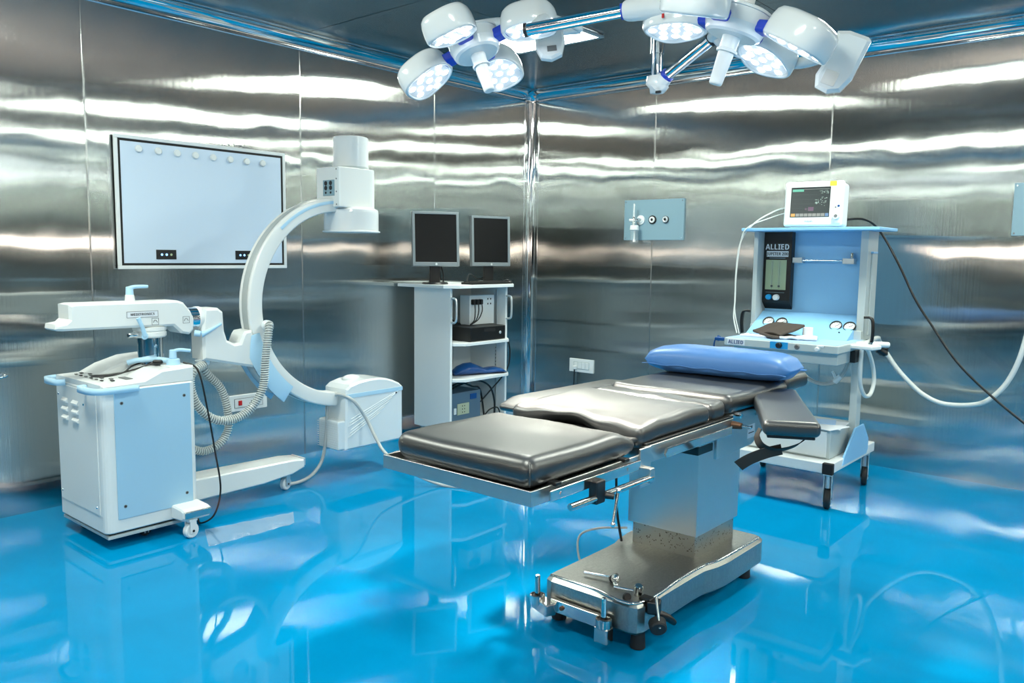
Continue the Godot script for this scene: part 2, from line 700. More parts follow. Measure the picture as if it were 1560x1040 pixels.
# quarter-round cove along a line; p0/p1 on the wall at its foot, nn the wall normal
func cove(called: String, p0: Vector3, p1: Vector3, nn: Vector3, up: Vector3) -> void:
	var t := structure(called, p0)
	var r := 0.10
	var g := G.new()
	var seg := 10
	for e in [p0, p1]:
		for k in seg + 1:
			var an := PI / 2 * k / seg
			g.add(e + nn * (r - r * cos(an)) + up * (r * sin(an)), (nn * cos(an) - up * sin(an)).normalized())
	for k in seg:
		g.quad(k, k + 1, seg + 1 + k + 1, seg + 1 + k)
	part(t, "cove_face", g, M.polished)
	var lip := G.new()
	lip.tube([p0 + nn * 0.002, p1 + nn * 0.002], 0.0075, 8)
	lip.tube([p0 + nn * r + up * (r - 0.001), p1 + nn * r + up * (r - 0.001)], 0.005, 6)
	part(t, "bead", lip, M.polished)

func room() -> void:
	var fl := structure("floor")
	part(fl, "floor_slab", G.new().bx(Vector3(LW - 0.2, -0.12, BW - 0.2), Vector3(RW + 0.2, 0.0, FW + 0.2), 0.0), M.floor_epoxy)
	# joints measured from the wall's start
	clad_wall("wall_left", Vector3(LW, 0, FW), Vector3(0, 0, -1), Vector3(1, 0, 0), [0.0, 1.50, 2.955, 4.43, 5.76, FW - BW], 1.0)
	clad_wall("wall_back", Vector3(LW, 0, BW), Vector3(1, 0, 0), Vector3(0, 0, 1), [0.0, 1.359, 2.839, 4.319, 5.799, RW - LW], 40.0)
	clad_wall("wall_right", Vector3(RW, 0, BW), Vector3(0, 0, 1), Vector3(-1, 0, 0), [0.0, 1.5, 2.98, 4.46, 5.75, FW - BW], 80.0)
	clad_wall("wall_front", Vector3(RW, 0, FW), Vector3(-1, 0, 0), Vector3(0, 0, -1), [0.0, 1.55, 3.03, 4.51, 5.99, RW - LW], 120.0)
	var up := Vector3.UP
	cove("trim_1", Vector3(LW, PANEL_TOP, FW), Vector3(LW, PANEL_TOP, BW), Vector3(1, 0, 0), up)
	cove("trim_2", Vector3(LW, PANEL_TOP, BW), Vector3(RW, PANEL_TOP, BW), Vector3(0, 0, 1), up)
	cove("trim_3", Vector3(RW, PANEL_TOP, BW), Vector3(RW, PANEL_TOP, FW), Vector3(-1, 0, 0), up)
	cove("trim_4", Vector3(RW, PANEL_TOP, FW), Vector3(LW, PANEL_TOP, FW), Vector3(0, 0, -1), up)
	# upright corner coves
	var k := 5
	for c in [[Vector3(LW, 0, BW), Vector3(1, 0, 0), Vector3(0, 0, 1)], [Vector3(RW, 0, BW), Vector3(-1, 0, 0), Vector3(0, 0, 1)], [Vector3(RW, 0, FW), Vector3(-1, 0, 0), Vector3(0, 0, -1)], [Vector3(LW, 0, FW), Vector3(1, 0, 0), Vector3(0, 0, -1)]]:
		var o: Vector3 = c[0]
		var t := structure("trim_%d" % k, o)
		k += 1
		var g := G.new()
		var r := 0.095
		var a: Vector3 = c[1]
		var b: Vector3 = c[2]
		for y in [0.0, PANEL_TOP]:
			for s in 13:
				var an := PI / 2 * s / 12.0
				g.add(o + a * (r - r * cos(an)) + b * (r - r * sin(an)) + Vector3(0, y, 0), (a * cos(an) + b * sin(an)).normalized())
		for s in 12:
			g.quad(s, s + 1, 13 + s + 1, 13 + s)
		part(t, "cove_face", g, M.polished)
		var lip := G.new()
		lip.tube([o + a * r + b * 0.002, o + a * r + b * 0.002 + Vector3(0, PANEL_TOP, 0)], 0.006, 6)
		lip.tube([o + b * r + a * 0.002, o + b * r + a * 0.002 + Vector3(0, PANEL_TOP, 0)], 0.006, 6)
		part(t, "bead", lip, M.polished)
		# rounded cap where the coves meet
		var d := G.new()
		var cn := o + (a + b) * r + Vector3(0, PANEL_TOP, 0)
		for i in 9:
			for j in 9:
				var th := PI / 2 * i / 8.0
				var ph := PI / 2 * j / 8.0
				var q := (-a * cos(ph) - b * sin(ph)) * cos(th) + Vector3.UP * sin(th)
				d.add(cn + q * r, -q)
		for i in 8:
			for j in 8:
				d.quad(i * 9 + j, i * 9 + j + 1, (i + 1) * 9 + j + 1, (i + 1) * 9 + j)
		part(t, "corner_cap", d, M.polished)
	# ceiling: steel tiles with narrow joints under a slab
	var ce := structure("ceiling", Vector3(0, CEIL, 0))
	part(ce, "slab", G.new().bx(Vector3(LW - 0.2, CEIL + 0.02, BW - 0.2), Vector3(RW + 0.2, CEIL + 0.14, FW + 0.2), 0.0), M.backing)
	var xs := [LW, -3.65, -2.17, -0.69, 0.79, RW]
	var zs := [BW, -4.86, -3.53, -2.05, -0.60, FW]
	for i in xs.size() - 1:
		for j in zs.size() - 1:
			var w: float = xs[i + 1] - xs[i] - 0.005
			var h: float = zs[j + 1] - zs[j] - 0.005
			part(ce, "panel", sheet(Vector3(xs[i] + 0.0025, CEIL, zs[j] + 0.0025), Vector3(1, 0, 0), Vector3(0, 0, 1), Vector3.DOWN, w, h, 14, 14, 0.0008, 200.0 + i * 7 + j), M.ceiling_steel)

# unseen lit strip windows added behind the photographer to give the steel a warm line
func added_windows() -> void:
	var n := 1
	for w in [[Vector3(-1.35, 1.70, FW), Vector3(1, 0, 0), Vector3(0, 0, -1), 5.2], [Vector3(RW, 1.66, -2.6), Vector3(0, 0, 1), Vector3(-1, 0, 0), 5.6]]:
		var c: Vector3 = w[0]
		var u: Vector3 = w[1]
		var nn: Vector3 = w[2]
		var l: float = w[3]
		var t := structure("added_window_%d" % n, c)
		n += 1
		var fr := G.new()
		for s in [-1.0, 1.0]:
			fr.box(c + nn * 0.012 + Vector3(0, 0.085 * s, 0), (u * l).abs() + Vector3(0, 0.03, 0) + nn.abs() * 0.024, 0.003)
			fr.box(c + nn * 0.012 + u * (l * 0.5 - 0.015) * s, (u * 0.03).abs() + Vector3(0, 0.14, 0) + nn.abs() * 0.024, 0.003)
		part(t, "added_window_frame", fr, M.silver)
		part(t, "added_window_pane", G.new().box(c + nn * 0.006, (u * (l - 0.06)).abs() + Vector3(0, 0.14, 0) + nn.abs() * 0.006, 0.0), M.added_window_glow)
		var a := AreaLight3D.new()
		a.name = "added_window_lamp"  # lamp added with the strip, no source in view here
		a.area_size = Vector2(l - 0.06, 0.14)
		a.light_color = Color(1.0, 0.88, 0.79)
		a.light_energy = 0.32
		a.area_range = 20.0
		a.shadow_enabled = true
		a.basis = Basis(u if nn.z < 0 else u, Vector3.UP, u.cross(Vector3.UP))
		if a.basis.z.dot(nn) > 0.0:
			a.basis = Basis(-u, Vector3.UP, (-u).cross(Vector3.UP))
		a.position = nn * 0.012
		t.add_child(a)

# ------------------------------------------------------------------ operating table
func keep(p: Vector3) -> Vector3:
	return p

func operating_table() -> void:
	var cx := -1.765
	var xr := -1.44
	var xl := -2.09
	var t := thing("operating_table", "steel operating table with black sectioned pads on a single column", "operating table", Vector3(-1.745, 0, -3.1))
	# base: a low steel casting, waisted, flared at its far end
	var poly := [Vector2(-0.185, 0.0), Vector2(0.185, 0.0), Vector2(0.215, 0.012), Vector2(0.228, 0.045), Vector2(0.228, 0.44), Vector2(0.232, 0.52), Vector2(0.252, 0.60), Vector2(0.262, 0.68), Vector2(0.262, 1.02), Vector2(0.25, 1.06), Vector2(0.22, 1.075), Vector2(-0.22, 1.075), Vector2(-0.25, 1.06), Vector2(-0.262, 1.02), Vector2(-0.262, 0.68), Vector2(-0.252, 0.60), Vector2(-0.232, 0.52), Vector2(-0.228, 0.44), Vector2(-0.228, 0.045), Vector2(-0.215, 0.012)]
	# polygon x = across, y = away from the front: local z (extrusion) points up
	var up := Transform3D(Basis(Vector3(1, 0, 0), Vector3(0, 0, -1), Vector3(0, 1, 0)), Vector3(-1.745, 0.068, -2.535))
	part(t, "base", G.new().prism(poly, 0.125, up, 0.014), M.worn_steel)
	part(t, "base_rim", G.new().tube(path([Vector3(-1.95, 0.193, -2.56), Vector3(-1.745, 0.196, -2.556), Vector3(-1.54, 0.193, -2.56), Vector3(-1.535, 0.193, -2.9), Vector3(-1.53, 0.193, -3.08), Vector3(-1.505, 0.195, -3.2), Vector3(-1.50, 0.194, -3.55)], 6), 0.007, 8), M.bright_steel)
	for f in [Vector3(-1.556, 0, -2.60), Vector3(-1.935, 0, -2.60), Vector3(-1.55, 0, -3.53), Vector3(-1.94, 0, -3.53)]:
		part(t, "foot", G.new().cyl(f, f + Vector3(0, 0.072, 0), 0.030, 0.027, 20, 0.004), M.rubber)
	# docking bracket at the foot end
	part(t, "bracket", G.new().box(Vector3(-1.775, 0.098, -2.515), Vector3(0.27, 0.052, 0.022), 0.004).box(Vector3(-1.945, 0.085, -2.505), Vector3(0.12, 0.05, 0.05), 0.006, Basis(Vector3.UP, -0.35)).box(Vector3(-1.645, 0.062, -2.495), Vector3(0.062, 0.062, 0.045), 0.005), M.bright_steel)
	part(t, "bolt", G.new().cyl(Vector3(-1.85, 0.10, -2.505), Vector3(-1.85, 0.10, -2.496), 0.009, 0.008, 12), M.brass)
	for p in [Vector3(-1.972, 0.088, -2.50), Vector3(-1.645, 0.088, -2.495)]:
		var c := part(t, "docking_cup", G.new().lathe([Vector2(0.0, 0), Vector2(0.028, 0), Vector2(0.031, 0.004), Vector2(0.031, 0.036), Vector2(0.025, 0.038), Vector2(0.024, 0.026), Vector2(0, 0.026)], Transform3D(Basis(), p), 24), M.bright_steel)
		part(c, "cup_ring", G.new().lathe([Vector2(0.013, 0.028), Vector2(0.024, 0.028), Vector2(0.024, 0.033), Vector2(0.013, 0.033)], Transform3D(Basis(), p), 24), M.dark_metal)
		part(c, "docking_pin", G.new().cyl(p + Vector3(0, 0.026, 0), p + Vector3(0, 0.118, 0), 0.0115, 0.0105, 16, 0.002), M.bright_steel)
	# column of two sleeves
	part(t, "lower_sleeve", G.new().bx(Vector3(-1.915, 0.190, -3.50), Vector3(-1.598, 0.33, -3.125), 0.004), M.stained_steel)
	part(t, "upper_sleeve", G.new().bx(Vector3(-1.932, 0.292, -3.515), Vector3(-1.586, 0.74, -3.108), 0.004), M.table_steel)
	part(t, "column_head", G.new().bx(Vector3(-1.96, 0.715, -3.50), Vector3(-1.56, 0.775, -2.86), 0.006), M.table_steel)
	# leg section: tray, rails
	var tr := G.new()
	tr.bx(Vector3(xl, 0.768, -1.797), Vector3(xr, 0.815, -1.788), 0.002)
	for x in [xl + 0.0045, xr - 0.0045]:
		tr.box(Vector3(x, 0.7915, -2.095), Vector3(0.009, 0.047, 0.615), 0.002)
	tr.bx(Vector3(xl + 0.01, 0.782, -2.40), Vector3(xr - 0.01, 0.789, -1.797), 0.001)
	part(t, "leg_tray", tr, M.table_steel)
	for s in [[xr, 1.0], [xl, -1.0]]:
		var x: float = s[0]
		var d: float = s[1]
		part(t, "leg_rail", G.new().box(Vector3(x + 0.021 * d, 0.792, -2.10), Vector3(0.009, 0.034, 0.50), 0.003), M.bright_steel)
		for z in [-1.90, -2.27]:
			part(t, "rail_bolt", G.new().cyl(Vector3(x, 0.792, z), Vector3(x + 0.028 * d, 0.792, z), 0.007, 0.006, 10), M.bright_steel)
		for z in [-1.905, -2.285]:
			part(t, "rail_clip", G.new().box(Vector3(x - 0.005 * d, 0.817, z), Vector3(0.035, 0.012, 0.03), 0.003), M.black)
	# hinge plates between leg and seat sections
	for x in [xr + 0.004, xl - 0.004]:
		part(t, "hinge_plate", G.new().bx(Vector3(x - 0.005, 0.70, -2.445), Vector3(x + 0.005, 0.838, -2.375), 0.003), M.table_steel)
	part(t, "hinge_bolt", G.new().cyl(Vector3(xr, 0.725, -2.40), Vector3(xr + 0.035, 0.725, -2.40), 0.008, 0.007, 12).cyl(Vector3(xr, 0.745, -2.43), Vector3(xr + 0.022, 0.745, -2.43), 0.006, 0.005, 10), M.bright_steel)
	# seat section
	var sf := G.new()
	for x in [xl + 0.006, xr - 0.006]:
		sf.box(Vector3(x, 0.806, -2.77), Vector3(0.012, 0.062, 0.69), 0.003)
	sf.bx(Vector3(xl + 0.012, 0.80, -3.11), Vector3(xr - 0.012, 0.81, -2.43), 0.002)
	sf.bx(Vector3(xl + 0.012, 0.775, -2.44), Vector3(xr - 0.012, 0.835, -2.43), 0.002)
	part(t, "seat_frame", sf, M.table_steel)
	part(t, "seat_rim", G.new().bx(Vector3(xr - 0.03, 0.836, -3.12), Vector3(xr - 0.004, 0.846, -2.43), 0.003), M.black)
	for s in [[xr, 1.0], [xl, -1.0]]:
		var x: float = s[0]
		var d: float = s[1]
		part(t, "seat_rail", G.new().prism([Vector2(2.515, 0.0), Vector2(2.53, -0.017), Vector2(3.05, -0.017), Vector2(3.05, 0.017), Vector2(2.53, 0.017)], 0.009, Transform3D(Basis(Vector3(0, 0, -1), Vector3(0, 1, 0), Vector3(1, 0, 0)), Vector3(x + (0.017 if d > 0 else -0.026), 0.80, 0)), 0.002), M.bright_steel)
	# back section housing (side shrouds) with a white rating label
	for s in [[xr - 0.05, 1.0], [xl + 0.05, -1.0]]:
		var x: float = s[0]
		part(t, "back_shroud", G.new().prism([Vector2(3.06, 0.665), Vector2(3.40, 0.672), Vector2(3.62, 0.755), Vector2(3.66, 0.86), Vector2(3.06, 0.82)], 0.016, Transform3D(Basis(Vector3(0, 0, -1), Vector3(0, 1, 0), Vector3(1, 0, 0)), Vector3(x - 0.008, 0, 0)), 0.003), M.table_steel)
	part(t, "rating_label", G.new().box(Vector3(xr - 0.041, 0.735, -3.385), Vector3(0.001, 0.06, 0.075), 0.0), M.paper)
	part(t, "label_print", G.new().box(Vector3(xr - 0.0402, 0.752, -3.375), Vector3(0.001, 0.012, 0.04), 0.0).box(Vector3(xr - 0.0402, 0.728, -3.385), Vector3(0.001, 0.004, 0.055), 0.0), M.ink)
	part(t, "back_frame", G.new().bx(Vector3(xl + 0.02, 0.82, -3.72), Vector3(xr - 0.02, 0.846, -3.12), 0.003).bx(Vector3(-1.93, 0.845, -4.02), Vector3(-1.60, 0.865, -3.70), 0.003), M.table_steel)
	part(t, "drive_cover", G.new().bx(Vector3(-1.60, 0.70, -3.06), Vector3(xr - 0.06, 0.735, -2.93), 0.004), M.black)
	part(t, "drive_block", G.new().bx(Vector3(-1.60, 0.737, -3.06), Vector3(xr - 0.055, 0.757, -2.93), 0.004), M.table_steel)
	# release knob at the back rail
	part(t, "release_knob", G.new().cyl(Vector3(xr, 0.812, -3.10), Vector3(xr + 0.045, 0.812, -3.10), 0.017, 0.013, 16, 0.003), M.brass)
	part(t, "release_pin", G.new().cyl(Vector3(xr + 0.045, 0.812, -3.10), Vector3(xr + 0.085, 0.812, -3.10), 0.008, 0.007, 12, 0.002), M.chrome)
	part(t, "rail_socket", G.new().cyl(Vector3(xr - 0.03, 0.842, -3.165), Vector3(xr + 0.012, 0.842, -3.165), 0.014, 0.012, 14, 0.003), M.chrome)
	# clamp rod under the leg section with a T handle
	part(t, "clamp_rod", G.new().cyl(Vector3(-1.40, 0.745, -1.925), Vector3(-1.40, 0.742, -2.40), 0.0115, 0.0115, 16, 0.002), M.bright_steel)
	part(t, "rod_holder", G.new().box(Vector3(-1.415, 0.752, -2.39), Vector3(0.05, 0.05, 0.03), 0.005), M.table_steel)
	part(t, "rail_clamp", G.new().box(Vector3(-1.405, 0.762, -2.075), Vector3(0.034, 0.075, 0.05), 0.006).cyl(Vector3(-1.40, 0.745, -2.105), Vector3(-1.37, 0.742, -2.12), 0.012, 0.010, 12), M.dark_metal)
	part(t, "clamp_handle", G.new().cyl(Vector3(-1.362, 0.757, -2.13), Vector3(-1.362, 0.658, -2.105), 0.0055, 0.0055, 10, 0.001).ball(Vector3(-1.362, 0.760, -2.131), Vector3(0.009, 0.009, 0.009), 10).ball(Vector3(-1.362, 0.656, -2.1045), Vector3(0.008, 0.010, 0.008), 10), M.chrome)
	# pads ---------------------------------------------------------------
	var nz := noise
	var soft := func(p: Vector3, k: float) -> float: return nz.get_noise_3d(p.x * 2.2, p.y * 2.0, p.z * 2.2) * k
	var legb := func(p: Vector3) -> Vector3:
		var q := p
		# the slab slopes down in a thin flap at its far end
		var f := smoothstep(-2.285, -2.40, p.z)
		q.y = lerpf(q.y, 0.815 + (p.y - 0.815) * 0.62, f)
		q.y += soft.call(p, 0.004) * clampf((p.y - 0.83) * 15.0, 0.0, 1.0)
		# undercut: the underside is drawn in, as the cover is tucked
		var tuck := clampf((0.862 - p.y) * 14.0, 0.0, 1.0)
		q.x = lerpf(q.x, cx + (q.x - cx) * 0.975, tuck)
		q.z = lerpf(q.z, -2.09 + (q.z + 2.09) * 0.985, tuck)
		# pinched corner seams
		q.y += 0.006 * sin(p.x * 55.0) * f
		return q
	var pad := part(t, "leg_pad", G.new().cushion(Vector3(cx + 0.01, 0.852, -2.10), Vector3(0.60, 0.098, 0.60), 0.044, Vector3i(26, 2, 26), legb), M.leather)
	part(pad, "seam", G.new().tube(path([Vector3(-1.488, 0.892, -1.832), Vector3(-1.468, 0.880, -1.814), Vector3(-1.462, 0.85, -1.808), Vector3(-1.466, 0.82, -1.812)], 5), 0.0035, 6), M.leather)
	part(t, "pad_flap", G.new().cushion(Vector3(cx + 0.01, 0.862, -2.392), Vector3(0.575, 0.018, 0.15), 0.008, Vector3i(30, 1, 8), func(p: Vector3) -> Vector3: return p + Vector3(0, -0.10 * (-2.36 - p.z) + 0.006 * noise.get_noise_3d(p.x * 6.0, 2.0, p.z * 5.0), 0)), M.leather)
	var seatb := func(p: Vector3) -> Vector3:
		var q := p
		var fr := smoothstep(-2.56, -2.41, p.z)
		var arch := exp(-pow((p.x - cx + 0.02) / 0.13, 2.0))
		# cut-out at the front and a lifted lip above it
		q.z -= 0.075 * arch * fr * clampf((0.905 - p.y) * 16.0, 0.15, 1.0)
		q.y += 0.012 * arch * fr
		q.y += soft.call(p, 0.007) * clampf((p.y - 0.84) * 14.0, 0.0, 1.0)
		q.y += 0.0035 * sin(p.x * 38.0 + p.z * 11.0) * fr * clampf((p.y - 0.84) * 14.0, 0.0, 1.0)
		q.y -= 0.012 * fr * (1.0 - arch) * smoothstep(-1.62, -1.47, p.x)
		return q
	part(t, "seat_pad", G.new().cushion(Vector3(cx + 0.012, 0.876, -2.672), Vector3(0.60, 0.082, 0.535), 0.034, Vector3i(30, 2, 26), seatb), M.leather)
	var narrow := func(p: Vector3) -> Vector3:
		return p + Vector3(0, soft.call(p * 2.0, 0.008), 0)
	part(t, "joint_pad", G.new().cushion(Vector3(cx + 0.012, 0.874, -3.020), Vector3(0.588, 0.076, 0.135), 0.03, Vector3i(26, 2, 6), narrow), M.leather)
	var backb := func(p: Vector3) -> Vector3:
		var q := p
		q.y += soft.call(p, 0.006) * clampf((p.y - 0.84) * 14.0, 0.0, 1.0)
		return q
	part(t, "back_pad", G.new().cushion(Vector3(cx + 0.012, 0.884, -3.415), Vector3(0.60, 0.082, 0.625), 0.034, Vector3i(24, 2, 24), backb), M.leather)
	part(t, "head_pad", G.new().cushion(Vector3(cx + 0.06, 0.895, -3.90), Vector3(0.46, 0.075, 0.28), 0.03, Vector3i(12, 2, 8), backb), M.leather)
	# arm board on the far side, swung alongside the seat
	var ab := part(t, "arm_board", G.new().cushion(Vector3(-2.132, 0.876, -2.95), Vector3(0.145, 0.055, 0.90), 0.026, Vector3i(6, 2, 24), func(p: Vector3) -> Vector3:
		var q := p
		var e := smoothstep(-2.62, -2.50, p.z) + smoothstep(-3.26, -3.40, p.z)
		q.x = -2.132 + (q.x + 2.132) * (1.0 - 0.25 * e)
		q.y = lerpf(q.y, 0.868 + (q.y - 0.876) * 0.6, e)
		q.x -= 0.015 * (q.z + 2.95) / 0.45
		return q), M.leather)
	part(ab, "bracket", G.new().bx(Vector3(-2.16, 0.80, -3.16), Vector3(-2.05, 0.848, -3.10), 0.004), M.table_steel)
	# arm board turned out on the near side
	var a0 := Vector3(-1.480, 0.878, -3.605)
	var a1 := Vector3(-1.112, 0.870, -2.900)
	var dir := (a1 - a0).normalized()
	var sidev := dir.cross(Vector3.UP).normalized()
	var bb := Basis(sidev, dir.cross(sidev) * -1.0, -dir)
	bb = Basis(sidev, Vector3.UP, sidev.cross(Vector3.UP)).orthonormalized()
	var am := part(t, "arm_board", G.new().cushion((a0 + a1) * 0.5, Vector3(0.205, 0.058, a0.distance_to(a1)), 0.022, Vector3i(8, 2, 22), func(p: Vector3) -> Vector3: return p + Vector3(0, soft.call(p, 0.003), 0), bb), M.leather)
	part(am, "board_plate", G.new().box((a0 + a1) * 0.5 - Vector3(0, 0.036, 0), Vector3(0.17, 0.012, a0.distance_to(a1) - 0.04), 0.003, bb), M.black)
	part(am, "bracket", G.new().bx(Vector3(-1.52, 0.80, -3.47), Vector3(-1.40, 0.835, -3.42), 0.004), M.table_steel)
	# strap loop hanging from it
	var sp := path([Vector3(-1.262, 0.845, -2.965), Vector3(-1.268, 0.81, -2.955), Vector3(-1.245, 0.778, -2.955), Vector3(-1.20, 0.765, -2.985), Vector3(-1.145, 0.785, -3.035), Vector3(-1.110, 0.825, -3.06), Vector3(-1.108, 0.842, -3.06)], 8)
	part(am, "strap", ribbon(sp, Vector3(0.55, 0.45, 0.5).normalized(), 0.05, 0.003), M.strap_cloth)
	part(am, "strap_end", ribbon(path([Vector3(-1.185, 0.770, -2.995), Vector3(-1.235, 0.752, -2.965), Vector3(-1.290, 0.722, -2.945), Vector3(-1.330, 0.690, -2.935)], 8), Vector3(0.15, 0.9, 0.35).normalized(), 0.05, 0.003), M.strap_cloth)
	# supply cords
	part(t, "power_cord", G.new().tube(path([Vector3(-1.80, 0.74, -2.86), Vector3(-1.88, 0.66, -2.92), Vector3(-1.93, 0.50, -3.0), Vector3(-1.955, 0.35, -3.05), Vector3(-1.945, 0.20, -3.08)], 8), 0.006, 8), M.black)
	part(t, "control_cable", G.new().tube(path([Vector3(-1.93, 0.26, -3.10), Vector3(-2.02, 0.262, -3.0), Vector3(-2.09, 0.22, -2.95), Vector3(-2.06, 0.12, -2.92), Vector3(-1.97, 0.10, -2.90)], 8), 0.005, 8), M.hose_grey)

# flat band of the given width along a path; `across` is the direction of its width
func ribbon(pts: Array, across: Vector3, wide: float, thick: float) -> G:
	var rings := []
	for i in pts.size():
		var p: Vector3 = pts[i]
		var tg: Vector3 = (pts[mini(i + 1, pts.size() - 1)] - pts[maxi(i - 1, 0)]).normalized()
		var w := (across - tg * across.dot(tg)).normalized()
		var nn := tg.cross(w).normalized()
		rings.append([p + w * wide / 2 + nn * thick / 2, p - w * wide / 2 + nn * thick / 2, p - w * wide / 2 - nn * thick / 2, p + w * wide / 2 - nn * thick / 2])
	return G.new().loft(rings)

# ------------------------------------------------------------------ mobile C-arm
func caster(t: Node, at: Vector3, r: float, top: float, wheel_mat: Material, fork_mat: Material, turn := 0.0) -> void:
	var b := Basis(Vector3.UP, turn)
	var c := at + Vector3(0, r, 0)
	var w := part(t, "caster", G.new().lathe([Vector2(0, -0.017), Vector2(r - 0.006, -0.017), Vector2(r, -0.011), Vector2(r, 0.011), Vector2(r - 0.006, 0.017), Vector2(0, 0.017)], Transform3D(b * Basis(Vector3(0, 0, 1), PI / 2), c), 24), wheel_mat)
	var fk := G.new()
	for s in [-1.0, 1.0]:
		var ht := maxf(top - c.y - 0.008, r * 1.1) + r * 0.3
		fk.box(c + b * Vector3(0.022 * s, ht * 0.5 - r * 0.3, 0), Vector3(0.004, ht, r * 0.95), 0.001, b)
	fk.box(c + Vector3(0, maxf(top - c.y - 0.012, r * 1.08), 0), Vector3(0.052, 0.014, r * 1.25), 0.003, b)
	fk.cyl(c + Vector3(0, r * 1.05, 0), Vector3(c.x, top, c.z), 0.018, 0.018, 14)
	part(w, "fork", fk, fork_mat)
	part(w, "axle", G.new().cyl(c + b * Vector3(-0.026, 0, 0), c + b * Vector3(0.026, 0, 0), 0.007, 0.007, 10), M.dark_metal)

func lever(t: Node, called: String, foot: Vector3, tip: Vector3, m: Material) -> void:
	# a small clamping lever: round boss with a bent, tapering arm
	var up := foot + Vector3(0, 0.035, 0)
	var mid := up.lerp(tip, 0.3) + Vector3(0, 0.006, 0)
	part(t, called, G.new().cyl(foot, foot + Vector3(0, 0.045, 0), 0.020, 0.018, 16, 0.003).tube(path([up, mid, tip], 5), [0.013, 0.013, 0.012, 0.012, 0.011, 0.011, 0.010, 0.010, 0.010, 0.009, 0.008], 10), m)

func c_arm() -> void:
	var t := thing("c_arm_x_ray_machine", "white mobile C-arm x-ray machine with pale blue side panel", "x-ray machine", Vector3(-4.33, 0, -2.0))
	var x0 := -4.62
	var x1 := -4.05
	var z0 := -2.17
	var z1 := -1.68
	# body: a cabinet with rounded uprights
	var rr := []
	for c in [[x1 - 0.035, z1 - 0.035, 0.0], [x0 + 0.035, z1 - 0.035, 1.0], [x0 + 0.035, z0 + 0.035, 2.0], [x1 - 0.035, z0 + 0.035, 3.0]]:
		for k in 5:
			var an: float = PI / 2 * (c[2] + k / 4.0)
			rr.append(Vector2(c[0] + 0.035 * cos(an), -(c[1] + 0.035 * sin(an))))
	var upx := Transform3D(Basis(Vector3(1, 0, 0), Vector3(0, 0, -1), Vector3(0, 1, 0)), Vector3(0, 0.085, 0))
	part(t, "body", G.new().prism(rr, 0.725, upx, 0.006), M.white_paint)
	part(t, "skirt_plate", G.new().bx(Vector3(x0 + 0.01, 0.055, z0 + 0.01), Vector3(x1 - 0.01, 0.072, z1 - 0.012), 0.003), M.grey_paint)
	part(t, "skirt_gap", G.new().bx(Vector3(x0 + 0.02, 0.070, z0 + 0.02), Vector3(x1 - 0.025, 0.088, z1 - 0.025), 0.0), M.black_matte)
	# console top: low keyboard deck in front, sloping up to the column at the rear
	var side := [Vector2(1.685, 0.805), Vector2(1.685, 0.835), Vector2(1.90, 0.842), Vector2(1.99, 0.883), Vector2(2.165, 0.892), Vector2(2.165, 0.805)]
	var ext := Transform3D(Basis(Vector3(0, 0, -1), Vector3(0, 1, 0), Vector3(1, 0, 0)), Vector3(x0 + 0.005, 0, 0))
	var top := part(t, "console_top", G.new().prism(side, x1 - x0 - 0.01, ext, 0.010), M.white_paint)
	# keypad prints and raised keys on the deck
	for k in 7:
		part(top, "keypad_key", G.new().box(Vector3(-4.52 + 0.062 * k, 0.8425, -1.80 + (0.02 if k % 2 == 0 else 0.0)), Vector3(0.022 if k != 3 else 0.03, 0.004, 0.016), 0.001), M.grey_rubber if k % 3 else M.ink)
	for k in 6:
		part(top, "keypad_key", G.new().box(Vector3(-4.50 + 0.062 * k, 0.8415, -1.745), Vector3(0.018, 0.004, 0.012), 0.001), M.ink if k % 2 else M.grey_rubber)
	part(top, "display_window", G.new().box(Vector3(-4.18, 0.8428, -1.86), Vector3(0.09, 0.003, 0.035), 0.001), M.grey_rubber)
	# rear hump behind the column
	part(t, "rear_hump", G.new().prism([Vector2(1.80, 0.84), Vector2(1.88, 0.88), Vector2(2.0, 0.915), Vector2(2.165, 0.925), Vector2(2.165, 0.84)], 0.24, Transform3D(Basis(Vector3(0, 0, -1), Vector3(0, 1, 0), Vector3(1, 0, 0)), Vector3(x0 + 0.01, 0, 0)), 0.012), M.white_paint)
	# blue side door with four screws
	var dr := part(t, "side_door", G.new().box(Vector3(x1 + 0.002, 0.478, -1.937), Vector3(0.008, 0.652, 0.395), 0.002), M.pale_blue)
	for q in [Vector2(0.740, -1.775), Vector2(0.740, -2.10), Vector2(0.215, -1.775), Vector2(0.215, -2.10)]:
		part(dr, "screw", G.new().cyl(Vector3(x1 + 0.006, q.x, q.y), Vector3(x1 + 0.0072, q.x, q.y), 0.0085, 0.0085, 12), M.grey_rubber)
		part(dr, "screw_recess", G.new().cyl(Vector3(x1 + 0.007, q.x, q.y), Vector3(x1 + 0.0080, q.x, q.y), 0.0045, 0.0045, 10), M.ink)
	# end panel with two banks of louvres
	var ep := part(t, "end_panel", G.new().box(Vector3(-4.345, 0.485, z1 + 0.001), Vector3(0.475, 0.62, 0.006), 0.002), M.white_paint)
	for bx_ in [-4.475, -4.345]:
		for k in 3:
			var yy := 0.70 - 0.045 * k
			part(ep, "louvre", G.new().prism([Vector2(0, 0), Vector2(0.013, 0.008), Vector2(0.013, 0.016), Vector2(0, 0.030)], 0.07, Transform3D(Basis(Vector3(0, 0, 1), Vector3(0, 1, 0), Vector3(-1, 0, 0)), Vector3(bx_ + 0.035, yy, z1 + 0.003)), 0.002), M.white_paint)
	for q in [Vector2(-4.25, 0.72), Vector2(-4.56, 0.74), Vector2(-4.56, 0.22), Vector2(-4.14, 0.21)]:
		part(ep, "screw", G.new().cyl(Vector3(q.x, q.y, z1 + 0.003), Vector3(q.x, q.y, z1 + 0.006), 0.007, 0.006, 10), M.chrome)
